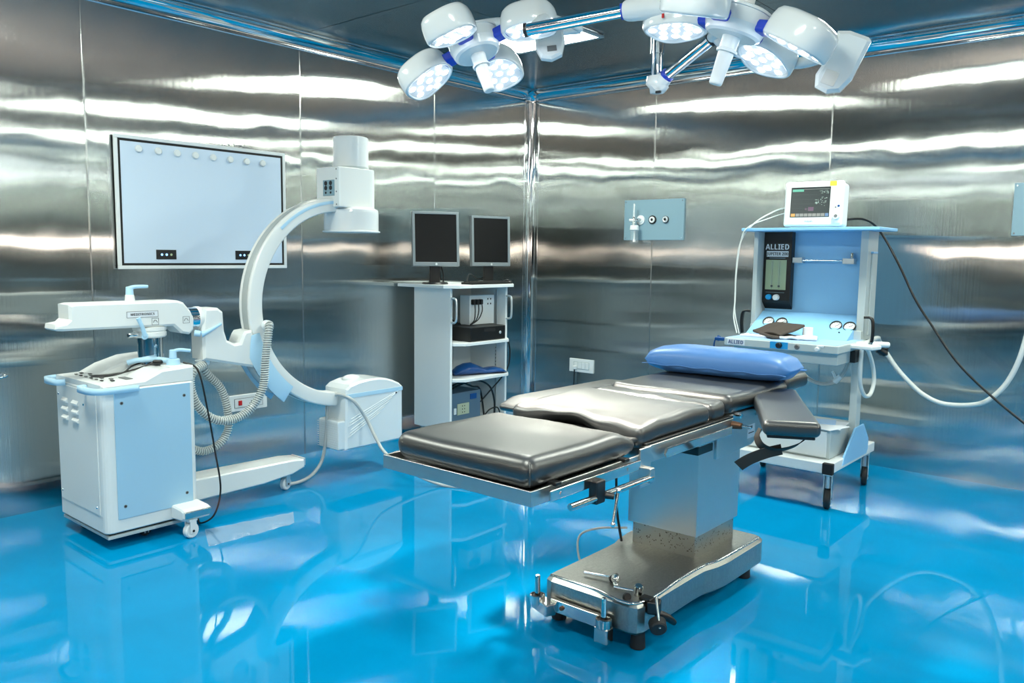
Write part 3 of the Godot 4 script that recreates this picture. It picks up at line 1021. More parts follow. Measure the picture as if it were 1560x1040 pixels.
	# pale blue push handles round the console corners
	for sx in [1.0, -1.0]:
		var xe: float = x1 if sx > 0 else x0
		var hp := path([Vector3(xe - 0.16 * sx, 0.812, z1 + 0.005), Vector3(xe - 0.14 * sx, 0.812, z1 + 0.042), Vector3(xe - 0.03 * sx, 0.812, z1 + 0.044), Vector3(xe + 0.028 * sx, 0.812, z1 + 0.012), Vector3(xe + 0.034 * sx, 0.812, z1 - 0.08), Vector3(xe + 0.030 * sx, 0.812, z1 - 0.17)], 6)
		part(t, "push_handle", ribbon(hp, Vector3.UP, 0.030, 0.024), M.ice_blue)
	# column and collar
	part(t, "column", G.new().cyl(Vector3(-4.33, 0.88, -2.065), Vector3(-4.33, 1.05, -2.065), 0.064, 0.064, 32), M.chrome)
	part(t, "column_collar", G.new().lathe([Vector2(0.05, 0), Vector2(0.078, 0.002), Vector2(0.085, 0.010), Vector2(0.085, 0.030), Vector2(0.080, 0.033), Vector2(0.080, 0.037), Vector2(0.085, 0.040), Vector2(0.085, 0.058), Vector2(0.04, 0.064)], Transform3D(Basis(), Vector3(-4.33, 1.028, -2.065)), 32), M.white_paint)
	# horizontal beam: straight box with a hooked handle at its near end and a sloped nose at the far end
	var beam := [Vector2(1.565, 1.105), Vector2(1.57, 1.128), Vector2(1.615, 1.135), Vector2(1.632, 1.150), Vector2(1.632, 1.222), Vector2(1.66, 1.228), Vector2(2.19, 1.226), Vector2(2.225, 1.214), Vector2(2.265, 1.165), Vector2(2.285, 1.12), Vector2(2.28, 1.06), Vector2(2.255, 1.035), Vector2(2.21, 1.045), Vector2(2.165, 1.088), Vector2(1.60, 1.094), Vector2(1.575, 1.096)]
	var bm := part(t, "beam", G.new().prism(beam, 0.15, Transform3D(Basis(Vector3(0, 0, -1), Vector3(0, 1, 0), Vector3(1, 0, 0)), Vector3(-4.405, 0, 0)), 0.012), M.white_paint)
	var px := -4.2545
	var face := Basis(Vector3(0, 0, -1), Vector3(0, 1, 0), Vector3(1, 0, 0))
	var np := part(bm, "name_plate", G.new().box(Vector3(px, 1.160, -1.995), Vector3(0.0012, 0.030, 0.165), 0.0), M.paper)
	lettering(np, "MEDITRONICS", 0.0125, Vector3(px + 0.001, 1.160, -1.995), face, M.ink, true, 1.1)
	var rim := G.new()
	for q in [[1.1755, -1.995, 0.0015, 0.166], [1.1445, -1.995, 0.0015, 0.166], [1.16, -1.912, 0.031, 0.0015], [1.16, -2.078, 0.031, 0.0015]]:
		rim.box(Vector3(px + 0.0008, q[0], q[1]), Vector3(0.0008, q[2], q[3]), 0.0)
	part(np, "plate_border", rim, M.ink)
	for q in [Vector2(1.118, -2.062), Vector2(1.118, -2.235)]:
		var pg := G.new()
		for w in [[0.018, 0.0, 0.0014, 0.036], [-0.018, 0.0, 0.0014, 0.036], [0.0, 0.018, 0.037, 0.0014], [0.0, -0.018, 0.037, 0.0014]]:
			pg.box(Vector3(px, q.x + w[0], q.y + w[1]), Vector3(0.001, w[2], w[3]), 0.0)
		pg.tube(path([Vector3(px, q.x - 0.006, q.y + 0.011), Vector3(px, q.x + 0.005, q.y + 0.006), Vector3(px, q.x + 0.007, q.y), Vector3(px, q.x + 0.005, q.y - 0.006), Vector3(px, q.x - 0.005, q.y - 0.011)], 4), 0.0013, 5)
		part(bm, "rotation_symbol", pg, M.ink)
	part(bm, "lever_socket", G.new().cyl(Vector3(-4.33, 1.222, -1.965), Vector3(-4.33, 1.262, -1.965), 0.026, 0.022, 18, 0.004), M.white_paint)
	lever(t, "brake_lever", Vector3(-4.33, 1.258, -1.965), Vector3(-4.31, 1.303, -2.055), M.ice_blue)
	# collar brake with long pale lever, and its chrome knob
	part(t, "brake_lever", G.new().cyl(Vector3(-4.245, 1.045, -2.0), Vector3(-4.20, 1.045, -1.975), 0.017, 0.015, 14, 0.003).tube([Vector3(-4.205, 1.05, -1.98), Vector3(-4.20, 1.10, -1.965), Vector3(-4.20, 1.145, -1.945)], [0.013, 0.010, 0.012], 10), M.ice_blue)
	part(t, "brake_knob", G.new().cyl(Vector3(-4.30, 1.05, -1.99), Vector3(-4.275, 1.05, -1.925), 0.013, 0.013, 14, 0.003), M.chrome)
	# second lever with horn base on the console
	part(t, "steering_lever", G.new().cyl(Vector3(-4.15, 0.888, -2.10), Vector3(-4.15, 0.925, -2.10), 0.036, 0.034, 20, 0.004).cyl(Vector3(-4.15, 0.925, -2.10), Vector3(-4.15, 0.972, -2.10), 0.020, 0.018, 16, 0.003).tube(path([Vector3(-4.15, 0.962, -2.10), Vector3(-4.14, 0.970, -2.13), Vector3(-4.125, 0.962, -2.185)], 5), 0.0095, 10).tube(path([Vector3(-4.17, 0.912, -2.09), Vector3(-4.24, 0.918, -2.04), Vector3(-4.30, 0.912, -1.98), Vector3(-4.33, 0.900, -1.94)], 5), 0.0145, 10), M.ice_blue)
	part(t, "lever_base", G.new().bx(Vector3(-4.20, 0.885, -2.15), Vector3(-4.09, 0.893, -2.05), 0.004), M.white_plastic)
	# swivel ring between beam and shoulder
	part(t, "swivel_ring", G.new().cyl(Vector3(-4.33, 1.115, -2.265), Vector3(-4.33, 1.115, -2.335), 0.066, 0.066, 32), M.chrome)
	part(t, "scale_ring", G.new().cyl(Vector3(-4.33, 1.115, -2.325), Vector3(-4.33, 1.115, -2.350), 0.069, 0.069, 32, 0.002), M.white_plastic)
	part(t, "ring_lock", G.new().cyl(Vector3(-4.27, 1.04, -2.29), Vector3(-4.25, 1.035, -2.315), 0.018, 0.016, 14).tube(path([Vector3(-4.262, 1.03, -2.325), Vector3(-4.25, 1.045, -2.36), Vector3(-4.25, 1.085, -2.44)], 4), [0.018, 0.017, 0.015, 0.012, 0.011, 0.010, 0.009, 0.008, 0.008], 10), M.ice_blue)
	# shoulder: L-shaped casting from the ring to the C carrier
	var sh := [Vector2(2.345, 1.175), Vector2(2.43, 1.175), Vector2(2.462, 1.15), Vector2(2.468, 1.04), Vector2(2.485, 0.985), Vector2(2.53, 0.962), Vector2(2.565, 0.965), Vector2(2.585, 1.01), Vector2(2.60, 1.03), Vector2(2.645, 1.035), Vector2(2.70, 0.86), Vector2(2.745, 0.79), Vector2(2.42, 0.865), Vector2(2.335, 0.885), Vector2(2.333, 1.05)]
	part(t, "shoulder", G.new().prism(sh, 0.145, Transform3D(Basis(Vector3(0, 0, -1), Vector3(0, 1, 0), Vector3(1, 0, 0)), Vector3(-4.4025, 0, 0)), 0.014), M.white_paint)
	# the C: a curved box rail with a grey running track outside
	var cz := -3.31
	var cy := 1.17
	var ro := 0.675
	var ri := 0.585
	var arc := func(r: float, a: float, x: float) -> Vector3: return Vector3(x, cy + r * sin(a), cz + r * -cos(a))
	var rings := []
	for k in 49:
		var a := lerpf(deg_to_rad(80.0), deg_to_rad(266.0), k / 48.0)
		var ring := []
		for q in [[ro - 0.012, -0.06], [ro, -0.050], [ro, -0.034], [ro - 0.012, -0.030], [ro - 0.012, 0.030], [ro, 0.034], [ro, 0.050], [ro - 0.010, 0.06], [ri + 0.008, 0.06], [ri, 0.052], [ri, -0.052], [ri + 0.008, -0.06]]:
			ring.append(arc.call(q[0], a, -4.33 + q[1]))
		rings.append(ring)
	var arcp := part(t, "c_rail", G.new().loft(rings), M.white_paint)
	var track := []
	for k in 41:
		var a := lerpf(deg_to_rad(84.0), deg_to_rad(262.0), k / 40.0)
		track.append([arc.call(ro - 0.003, a, -4.33 - 0.029), arc.call(ro - 0.003, a, -4.33 + 0.029), arc.call(ro - 0.014, a, -4.33 + 0.029), arc.call(ro - 0.014, a, -4.33 - 0.029)])
	part(arcp, "track", G.new().loft(track), M.track_grey)
	# pale blue inlay on the near flank of the upper arm
	var inl := []
	for k in 15:
		var a := lerpf(deg_to_rad(84.0), deg_to_rad(134.0), k / 14.0)
		var w := 0.012 * (1.0 if k > 0 else 0.3)
		inl.append([arc.call(ro - 0.020, a, -4.2705), arc.call(ro - 0.020 - w * 1.6, a, -4.2705), arc.call(ro - 0.020 - w * 1.6, a, -4.267), arc.call(ro - 0.020, a, -4.267)])
	part(arcp, "inlay", G.new().loft(inl), M.ice_blue)
	# carrier cheeks gripping the rail
	for sx in [1.0, -1.0]:
		var xo: float = -4.33 + 0.062 * sx
		var ck := []
		for k in 9:
			var a := lerpf(deg_to_rad(194.0), deg_to_rad(232.0), k / 8.0)
			var o: float = lerpf(0.02, 0.075, clampf(k / 2.0, 0.0, 1.0))
			ck.append([arc.call(ri + 0.055, a, xo), arc.call(ro + o, a, xo), arc.call(ro + o, a, xo + 0.016 * sx), arc.call(ri + 0.055, a, xo + 0.016 * sx)])
		part(t, "carrier_cheek", G.new().loft(ck), M.ice_blue)
	var cb := []
	for k in 7:
		var a := lerpf(deg_to_rad(196.0), deg_to_rad(228.0), k / 6.0)
		cb.append([arc.call(ro + 0.004, a, -4.39), arc.call(ro + 0.055, a, -4.39), arc.call(ro + 0.055, a, -4.27), arc.call(ro + 0.004, a, -4.27)])
	part(t, "carrier_block", G.new().loft(cb), M.white_paint)
	part(t, "carrier_knob", G.new().cyl(Vector3(-4.27, 0.742, -2.71), Vector3(-4.235, 0.742, -2.71), 0.020, 0.018, 16, 0.004), M.ice_blue)
	# image intensifier head
	var hz := -3.44
	var hx := -4.33
	var hb := []
	for k in 7:
		var an := lerpf(0.0, PI / 2, k / 6.0)
		hb.append(Vector2(hx + 0.118 - 0.08 + 0.08 * cos(an), 3.25 + 0.25 + 0.08 * sin(an)))
	for k in 7:
		var an := lerpf(PI / 2, PI, k / 6.0)
		hb.append(Vector2(hx - 0.118 + 0.08 + 0.08 * cos(an), 3.25 + 0.25 + 0.08 * sin(an)))
	hb.append(Vector2(hx - 0.118, 3.26)); hb.append(Vector2(hx - 0.112, 3.25)); hb.append(Vector2(hx + 0.112, 3.25)); hb.append(Vector2(hx + 0.118, 3.26))
	var hd := part(t, "intensifier_box", G.new().prism(hb, 0.255, Transform3D(Basis(Vector3(1, 0, 0), Vector3(0, 0, -1), Vector3(0, 1, 0)), Vector3(0, 1.782, 0)), 0.006), M.white_paint)
	part(hd, "edge_trim", G.new().bx(Vector3(hx + 0.100, 1.785, -3.262), Vector3(hx + 0.122, 2.034, -3.246), 0.003), M.white_plastic)
	for yy in [1.80, 1.88, 1.96, 2.02]:
		part(hd, "screw", G.new().cyl(Vector3(hx + 0.094, yy, -3.250), Vector3(hx + 0.094, yy, -3.247), 0.005, 0.005, 8), M.grey_rubber)
	var kp := part(hd, "keypad", G.new().box(Vector3(hx + 0.015, 1.905, -3.249), Vector3(0.115, 0.10, 0.005), 0.001), M.panel_grey)
	for i in 2:
		for j in 3:
			part(kp, "keypad_key", G.new().cyl(Vector3(hx - 0.012 + 0.05 * i, 1.935 - 0.03 * j, -3.247), Vector3(hx - 0.012 + 0.05 * i, 1.935 - 0.03 * j, -3.244), 0.015 if j < 2 else 0.008, 0.014 if j < 2 else 0.007, 14), M.ink)
	part(t, "camera_housing", G.new().lathe([Vector2(0, 0.195), Vector2(0.106, 0.195), Vector2(0.114, 0.188), Vector2(0.114, 0.0), Vector2(0.0, 0.0)], Transform3D(Basis(), Vector3(hx, 2.048, hz)), 36), M.white_gloss)
	part(t, "camera_ring", G.new().cyl(Vector3(hx, 2.025, hz), Vector3(hx, 2.05, hz), 0.1155, 0.1155, 36), M.grey_paint)
	part(t, "intensifier_drum", G.new().lathe([Vector2(0.10, 0.165), Vector2(0.150, 0.160), Vector2(0.176, 0.145), Vector2(0.178, 0.13), Vector2(0.178, 0.012), Vector2(0.188, 0.008), Vector2(0.188, 0.0), Vector2(0.17, -0.004), Vector2(0, -0.004)], Transform3D(Basis(), Vector3(hx, 1.628, hz)), 40), M.white_gloss)
	# x-ray tube unit at the lower end, still wrapped in film
	var zc := [-3.285, -3.785]
	var dom := []
	dom.append(Vector2(3.285, 0.20)); dom.append(Vector2(3.785, 0.20)); dom.append(Vector2(3.785, 0.575))
	for q in [Vector2(3.755, 0.600), Vector2(3.70, 0.625), Vector2(3.64, 0.645), Vector2(3.57, 0.655), Vector2(3.48, 0.655), Vector2(3.40, 0.647), Vector2(3.33, 0.630), Vector2(3.295, 0.605)]:
		dom.append(q)
	var tb := part(t, "tube_housing", G.new().prism(dom, 0.235, Transform3D(Basis(Vector3(0, 0, -1), Vector3(0, 1, 0), Vector3(1, 0, 0)), Vector3(-4.4475, 0, 0)), 0.012), M.wrapped_white)
	part(tb, "stripe", G.new().box(Vector3(-4.211, 0.560, -3.535), Vector3(0.003, 0.026, 0.49), 0.001), M.ice_blue)
	part(tb, "nose", G.new().bx(Vector3(-4.44, 0.205, -3.30), Vector3(-4.225, 0.40, -3.235), 0.012), M.wrapped_white)
	part(tb, "dome_boss", G.new().ball(Vector3(-4.36, 0.648, -3.45), Vector3(0.05, 0.028, 0.07), 18), M.wrapped_white)
	for zz in [-3.335, -3.72]:
		part(tb, "screw", G.new().cyl(Vector3(-4.211, 0.536, zz), Vector3(-4.207, 0.536, zz), 0.006, 0.006, 8), M.ink)
	var fold := G.new()
	for k in 6:
		var ya := 0.285 + 0.024 * k
		var fp := []
		for i in 9:
			var s := i / 8.0
			fp.append(Vector3(-4.2115 + 0.0010 * sin(i * 2.1 + k * 1.7), ya + s * (0.235 - 0.018 * k) * lerpf(0.5, 1.0, (k + 1) / 6.0), lerpf(-3.305 - 0.012 * (k % 3), -3.75, s * lerpf(0.55, 1.0, (k + 1) / 6.0))))
		fold.tube(fp, 0.0026, 6)
	part(tb, "film_folds", fold, M.wrapped_white)
	var film2 := G.new()
	for k in 12:
		film2.tube([Vector3(-4.445, 0.215 + 0.015 * k, -3.2335), Vector3(-4.33, 0.217 + 0.015 * k, -3.2325), Vector3(-4.222, 0.214 + 0.015 * k, -3.2335)], 0.0014, 5)
	part(tb, "film_ridges", film2, M.wrapped_white)
	# chassis leg with its caster, and the rear foot with plated end
	part(t, "chassis_leg", G.new().prism([Vector2(2.15, 0.085), Vector2(2.15, 0.215), Vector2(2.90, 0.205), Vector2(2.985, 0.195), Vector2(2.99, 0.145), Vector2(2.90, 0.115), Vector2(2.70, 0.095)], 0.17, Transform3D(Basis(Vector3(0, 0, -1), Vector3(0, 1, 0), Vector3(1, 0, 0)), Vector3(-4.415, 0, 0)), 0.008), M.white_paint)
	part(t, "leg_cap", G.new().bx(Vector3(-4.40, 0.15, -3.005), Vector3(-4.26, 0.20, -2.985), 0.006), M.silver)
	caster(t, Vector3(-4.33, 0, -2.90), 0.040, 0.12, M.white_plastic, M.silver, 0.3)
	for sx in [1.0, -1.0]:
		var fx: float = -4.33 + 0.28 * sx
		part(t, "rear_foot", G.new().prism([Vector2(0, 0.09), Vector2(0.12, 0.10), Vector2(0.135, 0.115), Vector2(0.135, 0.152), Vector2(0.11, 0.160), Vector2(0, 0.165)], 0.155, Transform3D(Basis(Vector3(sx, 0, 0), Vector3(0, 1, 0), Vector3(0, 0, sx)), Vector3(fx - 0.005 * sx, 0, -2.09 - 0.0775 * sx)), 0.008), M.white_paint)
		part(t, "foot_plate", G.new().box(Vector3(fx + 0.134 * sx, 0.132, -2.09), Vector3(0.010, 0.036, 0.145), 0.004), M.bright_steel)
		caster(t, Vector3(fx + 0.10 * sx, 0, -2.065), 0.040, 0.11, M.white_plastic, M.white_plastic, 0.15)
	for zz in [-1.76]:
		caster(t, Vector3(-4.50, 0, zz), 0.026, 0.06, M.rubber, M.silver)
		caster(t, Vector3(-4.16, 0, zz - 0.16), 0.026, 0.06, M.rubber, M.silver)
	# corrugated supply hose in a loop
	# grey inner tube with a pale wire coil wound round it
	var hose := func(pts: Array, r: float) -> void:
		var p := path(pts, 14)
		var h := part(t, "corrugated_hose", G.new().tube(p, r * 0.88, 12), M.clear_hose)
		var coil := []
		var run := 0.0
		var lat := Vector3(1, 0, 0)
		for i in p.size() - 1:
			var a: Vector3 = p[i]
			var d: Vector3 = p[i + 1] - a
			var tg := d.normalized()
			lat = (lat - tg * lat.dot(tg)).normalized()
			var up := tg.cross(lat)
			var steps := maxi(2, int(d.length() / 0.0016))
			for k in steps:
				var an := (run + d.length() * k / steps) / 0.0135 * TAU
				coil.append(a + d * (float(k) / steps) + (lat * cos(an) + up * sin(an)) * r)
			run += d.length()
		part(h, "wire_coil", G.new().tube(coil, 0.0032, 5), M.hose_white)
	hose.call([Vector3(-4.255, 1.055, -2.745), Vector3(-4.222, 1.06, -2.735), Vector3(-4.205, 1.01, -2.715), Vector3(-4.20, 0.86, -2.69), Vector3(-4.20, 0.70, -2.67), Vector3(-4.21, 0.585, -2.60), Vector3(-4.22, 0.53, -2.49), Vector3(-4.23, 0.545, -2.37), Vector3(-4.25, 0.63, -2.285), Vector3(-4.26, 0.74, -2.25), Vector3(-4.27, 0.82, -2.27), Vector3(-4.30, 0.855, -2.36)], 0.024)
	hose.call([Vector3(-4.36, 0.87, -2.36), Vector3(-4.345, 0.79, -2.40), Vector3(-4.335, 0.70, -2.475), Vector3(-4.33, 0.58, -2.51), Vector3(-4.33, 0.46, -2.515), Vector3(-4.33, 0.375, -2.46), Vector3(-4.33, 0.345, -2.36), Vector3(-4.33, 0.38, -2.27), Vector3(-4.33, 0.42, -2.19)], 0.022)
	part(t, "hose_collar", G.new().cyl(Vector3(-4.33, 0.885, -2.365), Vector3(-4.325, 0.845, -2.37), 0.045, 0.036, 18, 0.004).cyl(Vector3(-4.27, 1.055, -2.745), Vector3(-4.235, 1.058, -2.742), 0.034, 0.030, 18, 0.004), M.wrapped_white)
	# cables
	part(t, "console_cable", G.new().tube(path([Vector3(-4.125, 0.905, -2.12), Vector3(-4.22, 0.905, -2.06), Vector3(-4.27, 0.868, -1.94), Vector3(-4.28, 0.852, -1.84), Vector3(-4.31, 0.852, -1.76), Vector3(-4.26, 0.856, -1.73), Vector3(-4.215, 0.856, -1.78), Vector3(-4.25, 0.862, -1.88), Vector3(-4.31, 0.885, -1.96), Vector3(-4.29, 0.903, -2.04), Vector3(-4.18, 0.906, -2.11)], 8), 0.0045, 7), M.black)
	part(t, "hand_switch", G.new().box(Vector3(-4.225, 0.907, -2.06), Vector3(0.05, 0.022, 0.09), 0.008, Basis(Vector3.UP, 0.9)), M.black)
	part(t, "power_cord", G.new().tube(path([Vector3(-4.14, 0.90, -2.15), Vector3(-4.08, 0.86, -2.20), Vector3(-4.06, 0.66, -2.235), Vector3(-4.045, 0.42, -2.265), Vector3(-4.03, 0.20, -2.285), Vector3(-4.04, 0.06, -2.25), Vector3(-4.09, 0.012, -2.20), Vector3(-4.20, 0.008, -2.24), Vector3(-4.30, 0.008, -2.30)], 9), 0.005, 7), M.black)
	part(t, "tube_cable", G.new().tube(path([Vector3(-4.35, 0.50, -3.245), Vector3(-4.355, 0.30, -3.235), Vector3(-4.35, 0.14, -3.20), Vector3(-4.34, 0.06, -3.12), Vector3(-4.33, 0.03, -3.02), Vector3(-4.33, 0.03, -2.90)], 9), 0.011, 9), M.hose_grey)
	part(t, "tube_cable", G.new().tube(path([Vector3(-4.30, 0.55, -3.24), Vector3(-4.255, 0.575, -3.265), Vector3(-4.185, 0.53, -3.33), Vector3(-4.165, 0.40, -3.42), Vector3(-4.09, 0.275, -3.44), Vector3(-3.98, 0.185, -3.44), Vector3(-3.80, 0.08, -3.51), Vector3(-3.64, 0.011, -3.62), Vector3(-3.48, 0.011, -3.70)], 9), 0.011, 9), M.hose_grey)

# ------------------------------------------------------------------ imaging cart with two screens
func screen(label: String, at: Vector3, turn: float, wide: float, high: float, tilt: float) -> void:
	var t := thing("flat_monitor", label, "monitor", at, "screens on the imaging cart")
	t.rotation.y = turn
	# built facing +z of the node, at the origin
	var o := Vector3.ZERO
	var loc := func(called: String, g: G, m: Material, parent: Node = t) -> MeshInstance3D:
		var p := MeshInstance3D.new()
		p.name = called
		p.mesh = g.mesh(Vector3.ZERO)
		p.mesh.surface_set_material(0, m)
		parent.add_child(p, true)
		return p
	loc.call("foot", G.new().cyl(o, o + Vector3(0, 0.016, 0), 0.105, 0.10, 28, 0.004), M.black)
	loc.call("stand", G.new().box(Vector3(0, 0.11, -0.02), Vector3(0.085, 0.20, 0.035), 0.006), M.black)
	var b := Basis(Vector3(1, 0, 0), tilt)
	var c := Vector3(0, 0.14 + high / 2, 0.01)
	var fr := G.new()
	for s in [-1.0, 1.0]:
		fr.box(c + b * Vector3((wide / 2 - 0.011) * s, 0, 0), Vector3(0.022, high, 0.045), 0.004, b)
	fr.box(c + b * Vector3(0, high / 2 - 0.011, 0), Vector3(wide - 0.04, 0.022, 0.045), 0.004, b)
	fr.box(c + b * Vector3(0, -high / 2 + 0.016, 0), Vector3(wide - 0.04, 0.032, 0.045), 0.004, b)
	loc.call("bezel", fr, M.monitor_grey)
	loc.call("back_shell", G.new().box(c + b * Vector3(0, 0, -0.022), Vector3(wide - 0.012, high - 0.012, 0.04), 0.008, b), M.black)
	loc.call("display", G.new().box(c + b * Vector3(0, 0.005, 0.010), Vector3(wide - 0.04, high - 0.05, 0.01), 0.0, b), M.screen_black)
	loc.call("badge", G.new().cyl(c + b * Vector3(0, -high / 2 + 0.016, 0.020), c + b * Vector3(0, -high / 2 + 0.016, 0.0245), 0.009, 0.009, 14), M.silver)

func equipment_cart() -> void:
	var x0 := -4.86
	var x1 := -4.45
	var z0 := -4.49
	var z1 := -5.17
	var t := thing("equipment_cart", "white open shelf cart with handles standing in the steel corner", "cart", Vector3(-4.65, 0, -4.83))
	part(t, "side_panel", G.new().bx(Vector3(x0, 0.10, z0 - 0.024), Vector3(x1, 1.228, z0), 0.002), M.white_plastic)
	part(t, "side_panel", G.new().bx(Vector3(x0, 0.10, z1), Vector3(x1, 1.228, z1 + 0.024), 0.002), M.white_plastic)
	part(t, "back_panel", G.new().bx(Vector3(x0, 0.10, z1 + 0.024), Vector3(x0 + 0.012, 1.228, z0 - 0.024), 0.001), M.white_plastic)
	var plate := func(y: float, th: float, xb: float, xf: float, za: float, zb: float, ch: float) -> G:
		return G.new().prism([Vector2(xb, -za), Vector2(xf - ch, -za), Vector2(xf, -za + ch), Vector2(xf, -zb - ch), Vector2(xf - ch, -zb), Vector2(xb, -zb)], th, Transform3D(Basis(Vector3(1, 0, 0), Vector3(0, 0, -1), Vector3(0, 1, 0)), Vector3(0, y, 0)), 0.002)
	part(t, "top", plate.call(1.228, 0.026, -4.985, -4.37, -4.425, -5.245, 0.09), M.white_plastic)
	for y in [0.775, 0.490]:
		part(t, "shelf", plate.call(y, 0.024, x0 + 0.012, -4.37, z0 - 0.026, z1 + 0.0, 0.07), M.white_plastic)
	part(t, "bottom_shelf", G.new().bx(Vector3(x0 + 0.012, 0.10, z1 + 0.024), Vector3(x1, 0.124, z0 - 0.024), 0.002), M.white_plastic)
	part(t, "shelf_track", G.new().bx(Vector3(x0 + 0.30, 0.13, z1 + 0.024), Vector3(x0 + 0.318, 1.2, z1 + 0.028), 0.0), M.silver)
	for k in 6:
		part(t, "track_slot", G.new().box(Vector3(x0 + 0.309, 0.56 + 0.03 * k, z1 + 0.0285), Vector3(0.005, 0.010, 0.002), 0.0), M.ink)
	for zz in [z0 - 0.012, z1 + 0.012]:
		part(t, "handle", G.new().tube(path([Vector3(x1 - 0.005, 1.150, zz), Vector3(x1 + 0.040, 1.148, zz), Vector3(x1 + 0.055, 1.12, zz), Vector3(x1 + 0.055, 1.0, zz), Vector3(x1 + 0.040, 0.965, zz), Vector3(x1 - 0.005, 0.962, zz)], 5), 0.0085, 10), M.silver)
	for q in [Vector2(x0 + 0.05, z0 - 0.06), Vector2(x1 - 0.05, z0 - 0.06), Vector2(x0 + 0.05, z1 + 0.06), Vector2(x1 - 0.05, z1 + 0.06)]:
		caster(t, Vector3(q.x, 0, q.y), 0.034, 0.10, M.rubber, M.silver)
	screen("grey framed monitor on the cart, the one turned further towards the film viewer", Vector3(-4.67, 1.254, -4.54), 1.0, 0.375, 0.43, -0.10)
	screen("grey framed monitor on the cart beside the chrome corner trim", Vector3(-4.63, 1.254, -5.138), 1.22, 0.365, 0.42, -0.04)
	# keyboard and mouse
	var kb := thing("keyboard", "black computer keyboard in front of the two monitors", "keyboard", Vector3(-4.465, 1.254, -4.90))
	part(kb, "case", G.new().box(Vector3(-4.455, 1.263, -4.90), Vector3(0.13, 0.018, 0.44), 0.005), M.black)
	for i in 4:
		part(kb, "key_row", G.new().box(Vector3(-4.498 + 0.028 * i, 1.2745, -4.90), Vector3(0.018, 0.006, 0.41), 0.002), M.black_matte)
	var mo := thing("computer_mouse", "black mouse beside the keyboard on the cart top", "mouse", Vector3(-4.45, 1.254, -5.165))
	part(mo, "shell", G.new().ball(Vector3(-4.45, 1.262, -5.165), Vector3(0.052, 0.026, 0.030), 16), M.black)
	part(mo, "cord", G.new().tube(path([Vector3(-4.495, 1.262, -5.165), Vector3(-4.512, 1.259, -5.19), Vector3(-4.505, 1.258, -5.225)], 5), 0.0025, 6), M.black)
	# desktop computer
	var pc := thing("desktop_computer", "flat black desktop computer on the upper shelf of the cart", "computer", Vector3(-4.58, 0.799, -4.87))
	part(pc, "case", G.new().bx(Vector3(-4.80, 0.802, -5.085), Vector3(-4.412, 0.915, -4.665), 0.004), M.rubber)
	part(pc, "front_panel", G.new().bx(Vector3(-4.412, 0.803, -5.085), Vector3(-4.396, 0.914, -4.665), 0.004), M.black)
	part(pc, "drive_slot", G.new().bx(Vector3(-4.397, 0.872, -4.96), Vector3(-4.3945, 0.897, -4.82), 0.001), M.black_matte)
	part(pc, "power_button", G.new().cyl(Vector3(-4.397, 0.858, -5.02), Vector3(-4.391, 0.858, -5.02), 0.013, 0.012, 16, 0.002), M.silver)
	# wall-box power outlets with three black plugs
	var po := thing("power_outlet_box", "white multi-socket outlet box with three black plugs inside the cart", "outlet box", Vector3(-4.60, 0.917, -4.965))
	part(po, "box", G.new().bx(Vector3(-4.66, 0.917, -5.115), Vector3(-4.55, 1.158, -4.815), 0.004), M.white_plastic)
	for k in 3:
		var pz := -4.845 - 0.042 * k
		var pl := part(po, "plug", G.new().box(Vector3(-4.535, 1.105, pz), Vector3(0.038, 0.045, 0.032), 0.008), M.black)
		part(pl, "plug_cord", G.new().tube(path([Vector3(-4.52, 1.09, pz), Vector3(-4.512, 1.03, pz + 0.004), Vector3(-4.515, 0.96, pz + 0.01 + 0.02 * k), Vector3(-4.53, 0.922, -4.80)], 6), 0.0045, 7), M.black)
	for k in 4:
		part(po, "socket_hole", G.new().box(Vector3(-4.5495, 1.125 - 0.040 * (k / 2), -5.035 - 0.035 * (k % 2)), Vector3(0.003, 0.014, 0.011), 0.001), M.ink)
	# folded blue plastic bag
	var bag := []
	for k in 11:
		var s := k / 10.0
		var hgt: float = [0.04, 0.075, 0.095, 0.10, 0.085, 0.062, 0.045, 0.05, 0.052, 0.04, 0.012][k]
		var wd: float = [0.05, 0.075, 0.085, 0.085, 0.08, 0.07, 0.065, 0.075, 0.085, 0.085, 0.06][k]
		var c := Vector3(lerpf(-4.58, -4.44, s), 0.5155, lerpf(-4.66, -5.12, s))
		var ring := []
		for i in 14:
			var an := TAU * i / 14.0
			var wob := 1.0 + 0.16 * noise.get_noise_3d(k * 0.9, i * 1.3, 4.0)
			ring.append(c + Vector3(0.35, 0, 0.12).normalized() * cos(an) * wd * wob + Vector3(0, maxf(0.0, hgt * 0.5 + hgt * 0.5 * sin(an) * wob), 0))
		bag.append(ring)
	single("plastic_bag", "crumpled dark blue plastic bag on the middle cart shelf", "bag", Vector3(-4.51, 0.514, -4.9), G.new().loft(bag), M.deep_blue)
	# voltage stabiliser on the lowest shelf
	var u := thing("voltage_stabilizer", "blue-grey metal power unit with cream outlet on the lowest shelf", "power unit", Vector3(-4.62, 0.124, -4.72))
	part(u, "case", G.new().bx(Vector3(-4.80, 0.126, -4.90), Vector3(-4.50, 0.385, -4.525), 0.005), M.box_grey)
	part(u, "front_plate", G.new().bx(Vector3(-4.503, 0.135, -4.895), Vector3(-4.497, 0.378, -4.53), 0.002), M.box_grey)
	var so := part(u, "outlet", G.new().bx(Vector3(-4.498, 0.205, -4.755), Vector3(-4.490, 0.295, -4.62), 0.002), M.socket_cream)
	for i in 3:
		for j in 2:
			part(so, "socket_hole", G.new().box(Vector3(-4.4895, 0.225 + 0.025 * i, -4.675 - 0.025 * j), Vector3(0.002, 0.009, 0.007), 0.0), M.ink)
	part(u, "switch", G.new().bx(Vector3(-4.498, 0.215, -4.605), Vector3(-4.488, 0.265, -4.578), 0.003), M.white_plastic)
